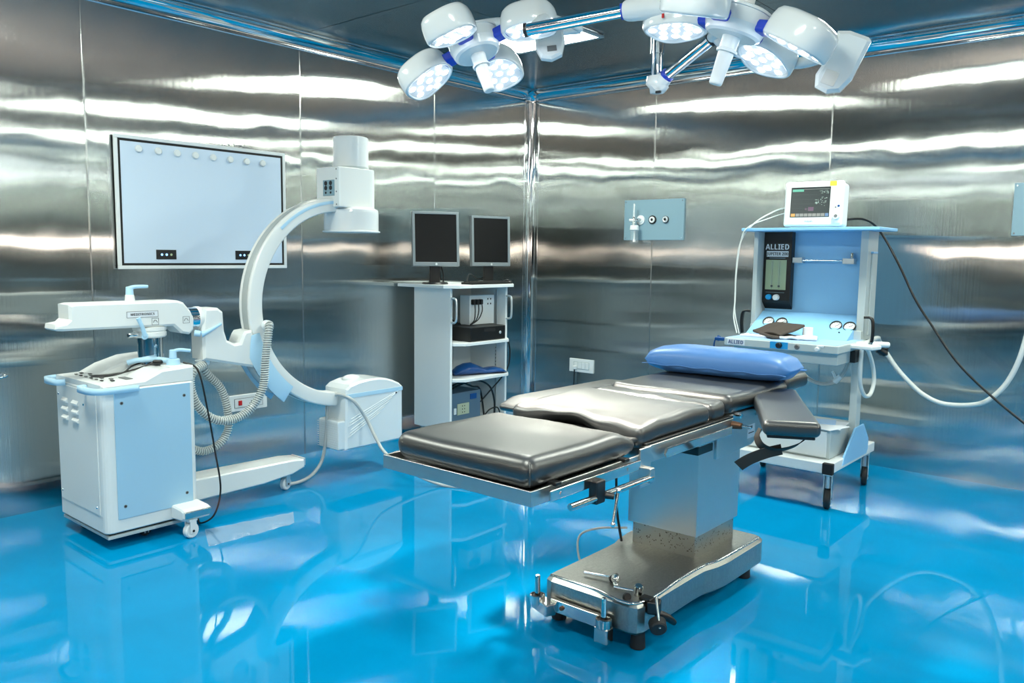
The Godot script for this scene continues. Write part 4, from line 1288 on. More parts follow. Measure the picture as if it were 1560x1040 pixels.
	part(u, "meter", G.new().bx(Vector3(-4.498, 0.318, -4.845), Vector3(-4.492, 0.362, -4.77), 0.001), M.deep_blue)
	# loose cords
	var cords := [
		[[Vector3(-4.56, 1.22, -4.55), Vector3(-4.56, 1.05, -4.555), Vector3(-4.58, 0.93, -4.57), Vector3(-4.66, 0.925, -4.66)], 0.006, "black cord hanging inside the cart behind its near side panel"],
		[[Vector3(-4.62, 1.22, -4.58), Vector3(-4.60, 1.06, -4.60), Vector3(-4.60, 0.97, -4.66), Vector3(-4.62, 0.924, -4.78)], 0.005, "thin black cord running down onto the black computer"],
		[[Vector3(-4.60, 0.39, -4.62), Vector3(-4.54, 0.44, -4.70), Vector3(-4.50, 0.465, -4.85), Vector3(-4.48, 0.40, -4.99), Vector3(-4.48, 0.27, -5.05), Vector3(-4.48, 0.135, -5.05)], 0.008, "thick black cord arching over the blue-grey power unit"],
		[[Vector3(-4.62, 0.40, -4.60), Vector3(-4.52, 0.46, -4.68), Vector3(-4.50, 0.42, -4.80), Vector3(-4.52, 0.395, -4.90), Vector3(-4.54, 0.30, -4.96), Vector3(-4.52, 0.132, -4.97)], 0.008, "black cord looping down beside the blue-grey power unit"],
		[[Vector3(-4.46, 0.78, -5.20), Vector3(-4.455, 0.66, -5.215), Vector3(-4.46, 0.55, -5.20), Vector3(-4.48, 0.46, -5.14), Vector3(-4.50, 0.36, -5.02), Vector3(-4.53, 0.27, -4.93)], 0.006, "black cord crossing outside the cart panel towards the power unit"],
		[[Vector3(-4.52, 0.13, -4.95), Vector3(-4.49, 0.20, -5.0), Vector3(-4.47, 0.21, -5.08), Vector3(-4.47, 0.132, -5.12)], 0.006, "short black cord coil on the lowest cart shelf"],
	]
	for c in cords:
		single("black_cable", c[2], "cord", c[0][0], G.new().tube(path(c[0], 8), c[1], 8), M.black, "cords of the imaging cart")
	var mc := [
		[[Vector3(-4.67, 1.42, -4.60), Vector3(-4.66, 1.33, -4.62), Vector3(-4.67, 1.262, -4.63)], "short black cable under the monitor nearer the film viewer"],
		[[Vector3(-4.66, 1.40, -5.20), Vector3(-4.66, 1.33, -5.17), Vector3(-4.68, 1.29, -5.06), Vector3(-4.66, 1.33, -4.93), Vector3(-4.60, 1.27, -4.83)], "black cable looped behind the stand of the monitor at the corner"],
	]
	for c in mc:
		single("monitor_cable", c[1], "cable", c[0][0], G.new().tube(path(c[0], 8), 0.005, 7), M.black, "cables of the cart monitors")

# ------------------------------------------------------------------ anaesthesia machine
func gauge(t: Node, c: Vector3, b: Basis, r: float) -> void:
	# dial facing +z of b
	var xf := Transform3D(b * Basis(Vector3(1, 0, 0), PI / 2), c)
	var rim := part(t, "gauge", G.new().lathe([Vector2(r * 0.86, 0.004), Vector2(r * 0.88, 0.012), Vector2(r, 0.012), Vector2(r, 0.0)], xf, 28), M.black)
	part(rim, "gauge_dial", G.new().lathe([Vector2(0, 0.005), Vector2(r * 0.87, 0.005)], xf, 28), M.gauge_face)
	part(rim, "gauge_needle", G.new().box(c + b * Vector3(r * 0.16, r * 0.12, 0.0065), Vector3(r * 0.75, 0.0025, 0.001), 0.0, b * Basis(Vector3(0, 0, 1), 0.6)), M.ink)
	var tk := G.new()
	for k in 9:
		var an := -0.7 + 4.5 * k / 8.0
		tk.box(c + b * (Vector3(cos(an), sin(an), 0) * r * 0.70 + Vector3(0, 0, 0.0055)), Vector3(r * 0.16, 0.0018, 0.0008), 0.0, b * Basis(Vector3(0, 0, 1), an))
	part(rim, "gauge_ticks", tk, M.ink)

func anaesthesia() -> void:
	var t := thing("anesthesia_machine", "pale blue and white anaesthesia trolley with black flow meter panel", "anaesthesia machine", Vector3(-1.96, 0, -5.2))
	var xl := -2.335
	var xr := -1.60
	# wheeled platform
	part(t, "platform", G.new().bx(Vector3(-2.37, 0.225, -5.62), Vector3(-1.595, 0.288, -4.80), 0.006), M.white_plastic)
	for q in [Vector2(-1.618, -4.812), Vector2(-2.347, -4.812)]:
		part(t, "corner_bumper", G.new().box(Vector3(q.x, 0.256, q.y), Vector3(0.062, 0.067, 0.034), 0.004), M.black_matte)
	for q in [Vector2(-1.632, -4.865), Vector2(-1.632, -5.56), Vector2(-2.33, -4.865), Vector2(-2.33, -5.56)]:
		caster(t, Vector3(q.x, 0, q.y), 0.062, 0.226, M.rubber, M.silver, 0.25)
	# right-hand gusset and posts
	for x in [xr - 0.004, xl - 0.008]:
		part(t, "gusset", G.new().prism([Vector2(4.98, 0.245), Vector2(5.02, 0.30), Vector2(5.20, 0.445), Vector2(5.36, 0.448), Vector2(5.47, 0.34), Vector2(5.47, 0.27), Vector2(5.44, 0.24)], 0.012, Transform3D(Basis(Vector3(0, 0, -1), Vector3(0, 1, 0), Vector3(1, 0, 0)), Vector3(x, 0, 0)), 0.002), M.machine_blue)
		part(t, "post", G.new().bx(Vector3(x - 0.046 if x > -2.0 else x + 0.012, 0.285, -5.31), Vector3(x if x > -2.0 else x + 0.058, 1.05, -5.23), 0.004), M.grey_paint)
	# worktop with fascia and drawer below
	var dk := part(t, "worktop", G.new().bx(Vector3(-2.295, 0.944, -5.30), Vector3(-1.585, 0.992, -4.775), 0.006), M.grey_paint)
	part(dk, "worktop_sheet", G.new().bx(Vector3(-2.285, 0.991, -5.28), Vector3(-1.60, 0.9945, -4.785), 0.001), M.sheet_blue)
	var fz := -4.7745
	var front := Basis()
	var lb := part(dk, "name_label", G.new().box(Vector3(-2.215, 0.968, fz), Vector3(0.115, 0.036, 0.002), 0.001), M.paper)
	lettering(lb, "ALLIED", 0.023, Vector3(-2.215, 0.968, fz + 0.0015), front, M.ink_blue, true, 0.95)
	part(dk, "cyan_plate", G.new().box(Vector3(-1.938, 0.970, fz), Vector3(0.112, 0.042, 0.002), 0.001), M.cyan_label)
	part(dk, "main_knob", G.new().cyl(Vector3(-1.935, 0.971, fz), Vector3(-1.935, 0.971, fz + 0.022), 0.019, 0.017, 20, 0.003), M.black)
	part(dk, "round_port", G.new().lathe([Vector2(0.0, 0.003), Vector2(0.008, 0.003), Vector2(0.008, 0.008), Vector2(0.012, 0.008), Vector2(0.016, 0.004), Vector2(0.016, 0.0)], Transform3D(Basis(Vector3(1, 0, 0), PI / 2), Vector3(-1.826, 0.970, fz)), 20), M.grey_rubber)
	part(dk, "outlet_port", G.new().cyl(Vector3(-1.70, 0.968, fz), Vector3(-1.70, 0.968, fz + 0.03), 0.014, 0.012, 16, 0.002).box(Vector3(-1.685, 0.985, fz + 0.012), Vector3(0.04, 0.012, 0.014), 0.003), M.white_plastic)
	var dw := part(t, "drawer", G.new().bx(Vector3(-2.255, 0.872, -5.26), Vector3(-1.605, 0.944, -4.83), 0.004), M.grey_paint)
	part(dw, "drawer_lip", G.new().bx(Vector3(-2.255, 0.936, -4.835), Vector3(-1.605, 0.942, -4.822), 0.002), M.silver)
	part(t, "mounting_block", G.new().bx(Vector3(-1.615, 0.87, -5.13), Vector3(-1.575, 0.945, -5.05), 0.004), M.black)
	# absorber bracket at the side
	part(t, "side_bracket", G.new().box(Vector3(-1.515, 0.975, -5.03), Vector3(0.15, 0.026, 0.11), 0.008, Basis(Vector3.UP, -0.2)).cyl(Vector3(-1.53, 0.985, -5.02), Vector3(-1.53, 1.005, -5.02), 0.035, 0.03, 18, 0.003).cyl(Vector3(-1.475, 0.99, -5.07), Vector3(-1.42, 0.985, -5.16), 0.019, 0.017, 14, 0.003), M.white_plastic)
	part(t, "bracket_knob", G.new().cyl(Vector3(-1.47, 0.96, -5.12), Vector3(-1.43, 0.93, -5.15), 0.022, 0.02, 16, 0.003).box(Vector3(-1.455, 0.94, -5.19), Vector3(0.05, 0.05, 0.03), 0.008), M.black)
	# upper cabinet: side walls, recessed blue back, sloping gauge panel, top board
	part(t, "side_wall", G.new().bx(Vector3(xl, 0.99, -5.46), Vector3(xl + 0.03, 1.668, -5.25), 0.003), M.grey_paint)
	part(t, "side_wall", G.new().bx(Vector3(xr - 0.045, 0.99, -5.46), Vector3(xr, 1.668, -5.26), 0.003), M.grey_paint)
	part(t, "side_cheek", G.new().bx(Vector3(xr, 1.02, -5.43), Vector3(xr + 0.010, 1.53, -5.33), 0.003), M.grey_paint)
	part(t, "cheek_catch", G.new().bx(Vector3(xr, 1.53, -5.41), Vector3(xr + 0.016, 1.542, -5.32), 0.002), M.machine_blue)
	part(t, "back_board", G.new().bx(Vector3(xl + 0.03, 0.99, -5.46), Vector3(xr - 0.045, 1.668, -5.40), 0.002), M.machine_blue)
	part(t, "top_board", G.new().bx(Vector3(-2.365, 1.668, -5.48), Vector3(-1.495, 1.688, -5.11), 0.004), M.machine_blue)
	var sl := part(t, "gauge_panel", G.new().prism([Vector2(5.10, 0.993), Vector2(5.405, 0.993), Vector2(5.405, 1.135), Vector2(5.37, 1.135)], 0.655, Transform3D(Basis(Vector3(0, 0, -1), Vector3(0, 1, 0), Vector3(1, 0, 0)), Vector3(xl + 0.032, 0, 0)), 0.002), M.machine_blue)
	# plane of the slope: from (y .993, z -5.10) to (y 1.135, z -5.37)
	var sn := Vector3(0, 0.27, 0.142).normalized()
	var sb := Basis(Vector3(1, 0, 0), sn.cross(Vector3(1, 0, 0)), sn)
	for x in [-1.762, -1.678, -2.205, -2.115]:
		gauge(sl, Vector3(x, 1.068, -5.243), sb * Basis(Vector3(1, 0, 0), 0.35), 0.038)
	part(sl, "panel_screw", G.new().cyl(Vector3(-1.72, 1.035, -5.18), Vector3(-1.72, 1.04, -5.177), 0.005, 0.005, 8), M.ink)
	# flow meter bank
	var fm := part(t, "flowmeter_panel", G.new().prism([Vector2(0, 0.0), Vector2(0.05, 0.045), Vector2(0.055, 0.06), Vector2(0.055, 0.518), Vector2(0, 0.518)], 0.192, Transform3D(Basis(Vector3(0, 0, 1), Vector3(0, 1, 0), Vector3(-1, 0, 0)), Vector3(-2.112, 1.150, -5.40)), 0.002), M.black)
	var pz := -5.3445
	lettering(fm, "ALLIED", 0.036, Vector3(-2.21, 1.568, pz), front, M.print_white, true, 1.0)
	var nb := part(fm, "model_plate", G.new().box(Vector3(-2.208, 1.522, pz), Vector3(0.150, 0.038, 0.002), 0.0), M.print_white)
	lettering(nb, "JUPITER 200", 0.020, Vector3(-2.208, 1.522, pz + 0.0015), front, M.ink, true, 0.95)
	part(fm, "panel_line", G.new().box(Vector3(-2.208, 1.494, pz), Vector3(0.11, 0.003, 0.001), 0.0).box(Vector3(-2.215, 1.263, pz), Vector3(0.13, 0.002, 0.001), 0.0), M.panel_grey)
	var fw := part(fm, "flow_window", G.new().bx(Vector3(-2.285, 1.282, pz - 0.001), Vector3(-2.142, 1.482, pz + 0.002), 0.001), M.flow_scale)
	for x in [-2.238, -2.188]:
		part(fw, "flow_tube", G.new().cyl(Vector3(x, 1.295, pz + 0.004), Vector3(x, 1.478, pz + 0.004), 0.009, 0.009, 12), M.clear_glass)
		part(fw, "float", G.new().cyl(Vector3(x, 1.300, pz + 0.004), Vector3(x, 1.312, pz + 0.004), 0.007, 0.007, 12), M.ink)
		part(fw, "scale_line", G.new().box(Vector3(x, 1.38, pz + 0.0022), Vector3(0.0015, 0.185, 0.0006), 0.0), M.ink)
	part(fm, "flow_knob", G.new().cyl(Vector3(-2.252, 1.232, pz), Vector3(-2.252, 1.232, pz + 0.03), 0.019, 0.017, 18, 0.003), M.cyan_label)
	part(fm, "flow_knob", G.new().cyl(Vector3(-2.200, 1.231, pz), Vector3(-2.200, 1.231, pz + 0.03), 0.021, 0.019, 18, 0.003), M.white_plastic)
	# vaporiser rail
	var rl := part(t, "vaporizer_rail", G.new().cyl(Vector3(-2.06, 1.482, -5.365), Vector3(-1.74, 1.482, -5.365), 0.008, 0.008, 14), M.chrome)
	part(rl, "rail_block", G.new().box(Vector3(-2.075, 1.482, -5.375), Vector3(0.066, 0.038, 0.05), 0.004), M.silver)
	part(rl, "rail_block", G.new().box(Vector3(-1.745, 1.480, -5.375), Vector3(0.075, 0.038, 0.05), 0.004), M.silver)
	part(rl, "rail_knob", G.new().cyl(Vector3(-1.728, 1.50, -5.37), Vector3(-1.728, 1.535, -5.37), 0.011, 0.010, 14, 0.002), M.chrome)
	# push handles
	for s in [[xl - 0.005, -1.0], [xr + 0.008, 1.0]]:
		var x: float = s[0]
		var d: float = s[1]
		part(t, "push_handle", ribbon(path([Vector3(x, 1.135, -5.25), Vector3(x + 0.035 * d, 1.135, -5.24), Vector3(x + 0.050 * d, 1.115, -5.24), Vector3(x + 0.055 * d, 1.05, -5.24), Vector3(x + 0.050 * d, 0.985, -5.245)], 5), Vector3(0, 0, 1), 0.024, 0.014), M.black)
	# breathing hoses hung below the worktop
	part(t, "breathing_hose", G.new().tube(path([Vector3(-2.06, 0.90, -5.25), Vector3(-2.02, 0.80, -5.30), Vector3(-1.95, 0.715, -5.30), Vector3(-1.85, 0.685, -5.30), Vector3(-1.76, 0.715, -5.30), Vector3(-1.705, 0.80, -5.30), Vector3(-1.685, 0.90, -5.28)], 8), 0.0125, 10), M.hose_grey)
	part(t, "hose_connector", G.new().cyl(Vector3(-1.772, 0.705, -5.30), Vector3(-1.735, 0.748, -5.30), 0.019, 0.017, 14, 0.002).cyl(Vector3(-1.765, 0.73, -5.30), Vector3(-1.785, 0.775, -5.29), 0.010, 0.008, 12), M.wrapped_white)
	part(t, "breathing_hose", G.new().tube(path([Vector3(-1.56, 0.955, -5.12), Vector3(-1.565, 0.85, -5.12), Vector3(-1.565, 0.74, -5.14), Vector3(-1.56, 0.655, -5.22), Vector3(-1.55, 0.65, -5.30), Vector3(-1.545, 0.72, -5.345), Vector3(-1.55, 0.82, -5.33), Vector3(-1.56, 0.92, -5.26), Vector3(-1.565, 0.955, -5.20)], 8), 0.0125, 10), M.hose_white)
	# black bracket and tubing at the other end of the worktop
	part(t, "suction_bracket", G.new().box(Vector3(-2.335, 0.978, -4.80), Vector3(0.065, 0.022, 0.03), 0.006).cyl(Vector3(-2.355, 0.965, -4.80), Vector3(-2.345, 0.995, -4.81), 0.014, 0.012, 12), M.deep_blue)
	part(t, "suction_tube", G.new().tube(path([Vector3(-2.345, 0.985, -4.80), Vector3(-2.372, 0.96, -4.80), Vector3(-2.372, 0.90, -4.80), Vector3(-2.36, 0.82, -4.82)], 6), 0.005, 7), M.deep_blue)
	# storage box on the platform
	var bxn := thing("drawer_unit", "low grey metal drawer box on the trolley platform", "drawer unit", Vector3(-1.96, 0.288, -5.05))
	part(bxn, "body", G.new().bx(Vector3(-2.32, 0.290, -5.30), Vector3(-1.645, 0.468, -4.905), 0.004), M.grey_paint)
	part(bxn, "drawer_front", G.new().bx(Vector3(-2.305, 0.300, -4.906), Vector3(-1.665, 0.458, -4.894), 0.004), M.white_plastic)
	var pp := thing("paper_stack", "loose white paper sheets lying on the grey drawer box", "papers", Vector3(-1.80, 0.468, -5.05))
	part(pp, "sheet", G.new().box(Vector3(-1.80, 0.4705, -5.06), Vector3(0.36, 0.003, 0.27), 0.001, Basis(Vector3.UP, 0.12)), M.paper)
	part(pp, "sheet", G.new().box(Vector3(-1.755, 0.4745, -5.00), Vector3(0.30, 0.003, 0.21), 0.001, Basis(Vector3.UP, -0.25)), M.paper)
	part(pp, "sheet", G.new().box(Vector3(-1.79, 0.4785, -5.09), Vector3(0.21, 0.004, 0.15), 0.001, Basis(Vector3.UP, 0.3)), M.sheet_blue)
	# things on the worktop
	var po := thing("cloth_pouch", "dark brown folded cloth pouch lying on the trolley worktop", "pouch", Vector3(-2.05, 0.995, -5.0))
	var pb := Basis(Vector3.UP, -0.50) * Basis(Vector3(1, 0, 0), 0.30)
	part(po, "lower_flap", G.new().cushion(Vector3(-2.045, 1.012, -4.985), Vector3(0.235, 0.016, 0.165), 0.006, Vector3i(10, 1, 8), func(p: Vector3) -> Vector3: return p + Vector3(0, 0.010 * noise.get_noise_3d(p.x * 5.0, 1.0, p.z * 5.0), 0), Basis(Vector3.UP, -0.75)), M.brown_cloth)
	part(po, "upper_flap", G.new().cushion(Vector3(-2.05, 1.050, -5.03), Vector3(0.27, 0.016, 0.20), 0.006, Vector3i(10, 1, 8), func(p: Vector3) -> Vector3: return p + Vector3(0, 0.014 * noise.get_noise_3d(p.x * 4.0, 7.0, p.z * 4.0), 0), pb), M.brown_cloth)
	single("paper_roll", "small white paper roll standing by the gauges on the trolley", "paper roll", Vector3(-1.872, 0.995, -5.06), G.new().lathe([Vector2(0.010, 0.0), Vector2(0.030, 0.0), Vector2(0.031, 0.002), Vector2(0.031, 0.068), Vector2(0.030, 0.07), Vector2(0.010, 0.07), Vector2(0.010, 0.0)], Transform3D(Basis(), Vector3(-1.872, 0.996, -5.06)), 24), M.paper)
	var pw := thing("paper_wrap", "crumpled white packet under the brown pouch on the worktop", "packet", Vector3(-1.88, 0.995, -4.98))
	part(pw, "packet", G.new().cushion(Vector3(-1.90, 1.004, -4.985), Vector3(0.22, 0.016, 0.15), 0.006, Vector3i(12, 1, 10), func(p: Vector3) -> Vector3: return p + Vector3(0, 0.012 * absf(noise.get_noise_3d(p.x * 7.0, 3.0, p.z * 7.0)), 0), Basis(Vector3.UP, 0.3)), M.paper)
	var fb := thing("white_folder", "thin white folder at the end of the trolley worktop", "folder", Vector3(-2.17, 0.995, -4.96))
	part(fb, "cover", G.new().box(Vector3(-2.17, 1.001, -4.97), Vector3(0.17, 0.012, 0.13), 0.003, Basis(Vector3.UP, 0.1)), M.paper)
	part(fb, "flap", G.new().box(Vector3(-2.15, 1.010, -5.02), Vector3(0.13, 0.004, 0.10), 0.001, Basis(Vector3.UP, -0.2)), M.sheet_blue)
	# patient monitor
	var pm := thing("patient_monitor", "cream patient monitor with dark trace screen on the blue trolley top", "patient monitor", Vector3(-1.945, 1.688, -5.28))
	var mb := Basis(Vector3.UP, 0.07) * Basis(Vector3(1, 0, 0), -0.07)
	var mc := Vector3(-1.943, 1.838, -5.26)
	part(pm, "shell", G.new().box(mc + mb * Vector3(0, 0, -0.05), Vector3(0.355, 0.275, 0.13), 0.018, mb, 3), M.white_plastic)
	part(pm, "front_frame", G.new().box(mc + mb * Vector3(0, 0, 0.022), Vector3(0.365, 0.285, 0.04), 0.016, mb, 3), M.white_plastic)
	var sc := part(pm, "screen", G.new().box(mc + mb * Vector3(-0.018, 0.010, 0.0415), Vector3(0.245, 0.190, 0.003), 0.0, mb), M.screen_black)
	var q0 := mc + mb * Vector3(-0.018, 0.010, 0.0433)
	var disp := G.new()
	for i in 2:
		for j in 2:
			disp.add(q0 + mb * Vector3(0.120 * (2 * i - 1), 0.0925 * (2 * j - 1), 0), mb * Vector3(0, 0, 1), Vector2(i, 1 - j))
	disp.quad(0, 1, 3, 2)
	part(sc, "screen_image", disp, monitor_picture())
	var pad := part(pm, "control_pod", G.new().box(mc + mb * Vector3(0.152, -0.045, 0.040), Vector3(0.052, 0.165, 0.016), 0.007, mb), M.white_plastic)
	part(pad, "dial", G.new().cyl(mc + mb * Vector3(0.150, -0.082, 0.046), mc + mb * Vector3(0.150, -0.082, 0.064), 0.024, 0.022, 22, 0.004), M.white_plastic)
	part(pad, "dial_cap", G.new().cyl(mc + mb * Vector3(0.150, -0.082, 0.063), mc + mb * Vector3(0.150, -0.082, 0.066), 0.011, 0.010, 18), M.grey_rubber)
	part(pad, "button", G.new().cyl(mc + mb * Vector3(0.160, -0.018, 0.046), mc + mb * Vector3(0.160, -0.018, 0.051), 0.008, 0.007, 14), M.deep_blue)
	part(pad, "button", G.new().cyl(mc + mb * Vector3(0.142, -0.026, 0.046), mc + mb * Vector3(0.142, -0.026, 0.050), 0.005, 0.005, 12), M.grey_rubber)
	part(pm, "sticker", G.new().box(mc + mb * Vector3(0.118, 0.124, 0.0425), Vector3(0.042, 0.030, 0.001), 0.0, mb), M.yellow)
	part(pm, "foot_bar", G.new().box(mc + Vector3(0.0, -0.143, -0.03), Vector3(0.28, 0.014, 0.12), 0.004, Basis(Vector3.UP, 0.07)), M.grey_paint)
	lettering(pm, "PHILIPS", 0.010, mc + mb * Vector3(-0.02, -0.112, 0.0425), mb, M.panel_grey)
	# leads of the monitor
	var lead := [
		[[Vector3(-2.11, 1.83, -5.28), Vector3(-2.20, 1.80, -5.24), Vector3(-2.30, 1.72, -5.16), Vector3(-2.37, 1.60, -5.12), Vector3(-2.385, 1.40, -5.10), Vector3(-2.375, 1.22, -5.08), Vector3(-2.37, 1.10, -5.06), Vector3(-2.33, 1.0, -5.03)], 0.005, "thin white lead hanging from the patient monitor past the trolley side"],
		[[Vector3(-2.11, 1.80, -5.29), Vector3(-2.22, 1.76, -5.24), Vector3(-2.32, 1.69, -5.10), Vector3(-2.36, 1.58, -5.09), Vector3(-2.375, 1.35, -5.08), Vector3(-2.36, 1.15, -5.05), Vector3(-2.30, 1.0, -5.0)], 0.0035, "second, finer white lead looping beside the first one"],
	]
	for l in lead:
		single("monitor_lead", l[2], "lead", l[0][0], G.new().tube(path(l[0], 8), l[1], 7), M.hose_white, "white leads of the patient monitor")
	single("power_cable", "black power cable sagging from the patient monitor along the steel wall", "cable", Vector3(-1.80, 1.76, -5.40), G.new().tube(path([Vector3(-1.80, 1.745, -5.42), Vector3(-1.72, 1.75, -5.55), Vector3(-1.68, 1.68, -5.75), Vector3(-1.553, 1.474, -5.74), Vector3(-1.44, 1.25, -5.74), Vector3(-1.338, 1.094, -5.74), Vector3(-1.129, 0.813, -5.74), Vector3(-0.785, 0.521, -5.74), Vector3(-0.45, 0.30, -5.82), Vector3(-0.2, 0.10, -5.85), Vector3(0.0, 0.012, -5.9)], 8), 0.0075, 8), M.black)
	single("supply_hose", "thick white gas hose swinging low beside the trolley along the wall", "hose", Vector3(-1.56, 0.975, -5.2), G.new().tube(path([Vector3(-1.56, 0.978, -5.16), Vector3(-1.60, 0.985, -5.55), Vector3(-1.646, 0.935, -5.78), Vector3(-1.56, 0.80, -5.80), Vector3(-1.475, 0.705, -5.80), Vector3(-1.36, 0.61, -5.80), Vector3(-1.228, 0.565, -5.80), Vector3(-1.04, 0.59, -5.80), Vector3(-0.94, 0.67, -5.80), Vector3(-0.87, 0.79, -5.80), Vector3(-0.82, 0.966, -5.80), Vector3(-0.79, 1.25, -5.85), Vector3(-0.78, 1.60, -6.0), Vector3(-0.78, 1.80, -6.10)], 8), 0.0155, 10), M.hose_white)

# the flat picture on the patient monitor's screen: dim traces and read-outs
func monitor_picture() -> StandardMaterial3D:
	var im := Image.create(256, 192, false, Image.FORMAT_RGB8)
	im.fill(Color(0.20, 0.24, 0.24))
	im.fill_rect(Rect2i(0, 0, 256, 8), Color(0.13, 0.17, 0.18))
	im.fill_rect(Rect2i(6, 10, 76, 16), Color(0.40, 0.72, 0.62))
	im.fill_rect(Rect2i(82, 10, 170, 2), Color(0.62, 0.66, 0.64))
	for k in 4:
		for x in range(8, 170):
			var y := 46 + k * 30 + int(5.0 * sin(x * 0.21 + k) * (1.0 if (x % 38) < 8 else 0.15))
			im.set_pixel(x, y, Color(0.30, 0.36, 0.35))
	var r := RandomNumberGenerator.new()
	r.seed = 5
	for b in [Rect2i(186, 20, 60, 22), Rect2i(190, 62, 44, 60), Rect2i(160, 74, 24, 34)]:
		for i in 26:
			im.fill_rect(Rect2i(b.position.x + r.randi() % b.size.x, b.position.y + r.randi() % b.size.y, 3 + r.randi() % 5, 3), Color(0.62, 0.72, 0.68) * r.randf_range(0.7, 1.1))
	im.fill_rect(Rect2i(118, 128, 36, 26), Color(0.40, 0.32, 0.40))
	im.fill_rect(Rect2i(96, 134, 14, 14), Color(0.34, 0.29, 0.34))
	im.fill_rect(Rect2i(4, 170, 28, 20), Color(0.85, 0.66, 0.38))
	for k in 7:
		im.fill_rect(Rect2i(36 + k * 28, 170, 25, 20), Color(0.56, 0.58, 0.56))
	im.fill_rect(Rect2i(232, 170, 22, 20), Color(0.42, 0.55, 0.70))
	var tx := ImageTexture.create_from_image(im)
	var m := mat("monitor_screen", Color(0.5, 0.5, 0.5), 0.25)
	m.albedo_texture = tx
	m.emission_enabled = true
	m.emission = Color(0, 0, 0)
	m.emission_texture = tx
	m.emission_energy_multiplier = 0.55
	return m

# ------------------------------------------------------------------ surgical lamps
# one petal lamp head; local frame: -y is the beam direction, petals at `angles` in the xz plane
func petal_head(t: Node3D, hub: Vector3, b: Basis, angles: Array) -> void:
	var R := 0.257
	var at := func(p: Vector3) -> Vector3: return hub + b * p
	part(t, "hub", G.new().lathe([Vector2(0, -0.045), Vector2(0.088, -0.045), Vector2(0.100, -0.038), Vector2(0.112, -0.005), Vector2(0.112, 0.040), Vector2(0.106, 0.055), Vector2(0.07, 0.066), Vector2(0, 0.068)], Transform3D(b, hub), 40), M.white_gloss)
	part(t, "hub_rim", G.new().lathe([Vector2(0.106, 0.054), Vector2(0.116, 0.050), Vector2(0.116, 0.042), Vector2(0.11, 0.040)], Transform3D(b, hub), 40), M.white_gloss)
	var hd := part(t, "handle", G.new().lathe([Vector2(0, -0.215), Vector2(0.021, -0.215), Vector2(0.024, -0.21), Vector2(0.029, -0.095), Vector2(0.0, -0.095)], Transform3D(b, hub), 24), M.white_plastic)
	part(hd, "handle_collar", G.new().lathe([Vector2(0, -0.10), Vector2(0.037, -0.10), Vector2(0.038, -0.092), Vector2(0.031, -0.088), Vector2(0.033, -0.042), Vector2(0, -0.04)], Transform3D(b, hub), 24), M.white_plastic)
	for an in angles:
		var e := Vector3(cos(an), 0, sin(an))
		var s := Vector3(-sin(an), 0, cos(an))
		# blue knuckle between hub and petal
		part(t, "knuckle", G.new().box(at.call(e * 0.128 + Vector3(0, -0.002, 0)), Vector3(0.075, 0.044, 0.075), 0.014, b * Basis(e, Vector3.UP, e.cross(Vector3.UP))), M.lamp_blue)
		# petal: tilted in towards the field, rounded outline
		var tilt := b * Basis(s, -0.26)
		var c: Vector3 = at.call(e * R + Vector3(0, -0.012, 0))
		var out := func(k: int, f: float, y: float) -> Vector3:
			var th := TAU * k / 40.0
			var ce := cos(th)
			var se := sin(th)
			var rx := 0.118 * signf(ce) * pow(absf(ce), 0.78)
			var rz := 0.100 * signf(se) * pow(absf(se), 0.78) * (1.0 + 0.14 * ce)
			return c + tilt * (e * rx * f + s * rz * f + Vector3(0, y, 0))
		var rings := []
		for q in [[0.84, -0.036], [0.89, -0.045], [0.95, -0.046], [1.0, -0.038], [1.015, -0.015], [1.0, 0.020], [0.95, 0.042], [0.85, 0.056], [0.62, 0.064], [0.25, 0.067]]:
			var ring := []
			for k in 40:
				ring.append(out.call(k, q[0], q[1]))
			rings.append(ring)
		var pd := part(t, "petal", G.new().loft(rings), M.white_gloss)
		# light field inside the rim
		var lf := G.new()
		var ci := lf.add(c + tilt * Vector3(0, -0.038, 0), tilt * Vector3.DOWN)
		for k in 40:
			lf.add(out.call(k, 0.845, -0.038), tilt * Vector3.DOWN)
		for k in 40:
			lf.tri(ci, ci + 1 + k, ci + 1 + (k + 1) % 40)
		part(pd, "light_field", lf, M.field_glow)
		for q in [[0.0, 0.0], [0.055, 0.0], [0.028, 0.045], [-0.028, 0.042], [-0.055, 0.0], [-0.028, -0.042], [0.028, -0.045], [0.078, 0.038], [0.078, -0.038], [0.0, 0.070], [0.0, -0.070], [-0.072, 0.034], [-0.072, -0.034]]:
			var lc: Vector3 = c + tilt * (e * q[0] + s * q[1] + Vector3(0, -0.0375, 0))
			part(pd, "led_lens", G.new().lathe([Vector2(0, -0.006), Vector2(0.010, -0.005), Vector2(0.0165, 0.0)], Transform3D(tilt, lc), 14, true), M.led_glow)
		var l := SpotLight3D.new()
		l.name = "petal_lamp"
		l.light_color = Color(1.0, 0.97, 0.90)
		l.light_energy = 5.8
		l.light_size = 0.07
		l.spot_range = 8.0
		l.spot_angle = 16.0
		l.spot_angle_attenuation = 1.0
		l.shadow_enabled = true
		t.add_child(l)
		l.position = c + tilt * Vector3(0, -0.055, 0) - t.position
		var f: Vector3 = -(tilt * Vector3.DOWN)
		var rt := f.cross(Vector3(1, 0, 0)).normalized()
		l.basis = Basis(f.cross(rt) * -1.0, rt, f).orthonormalized()

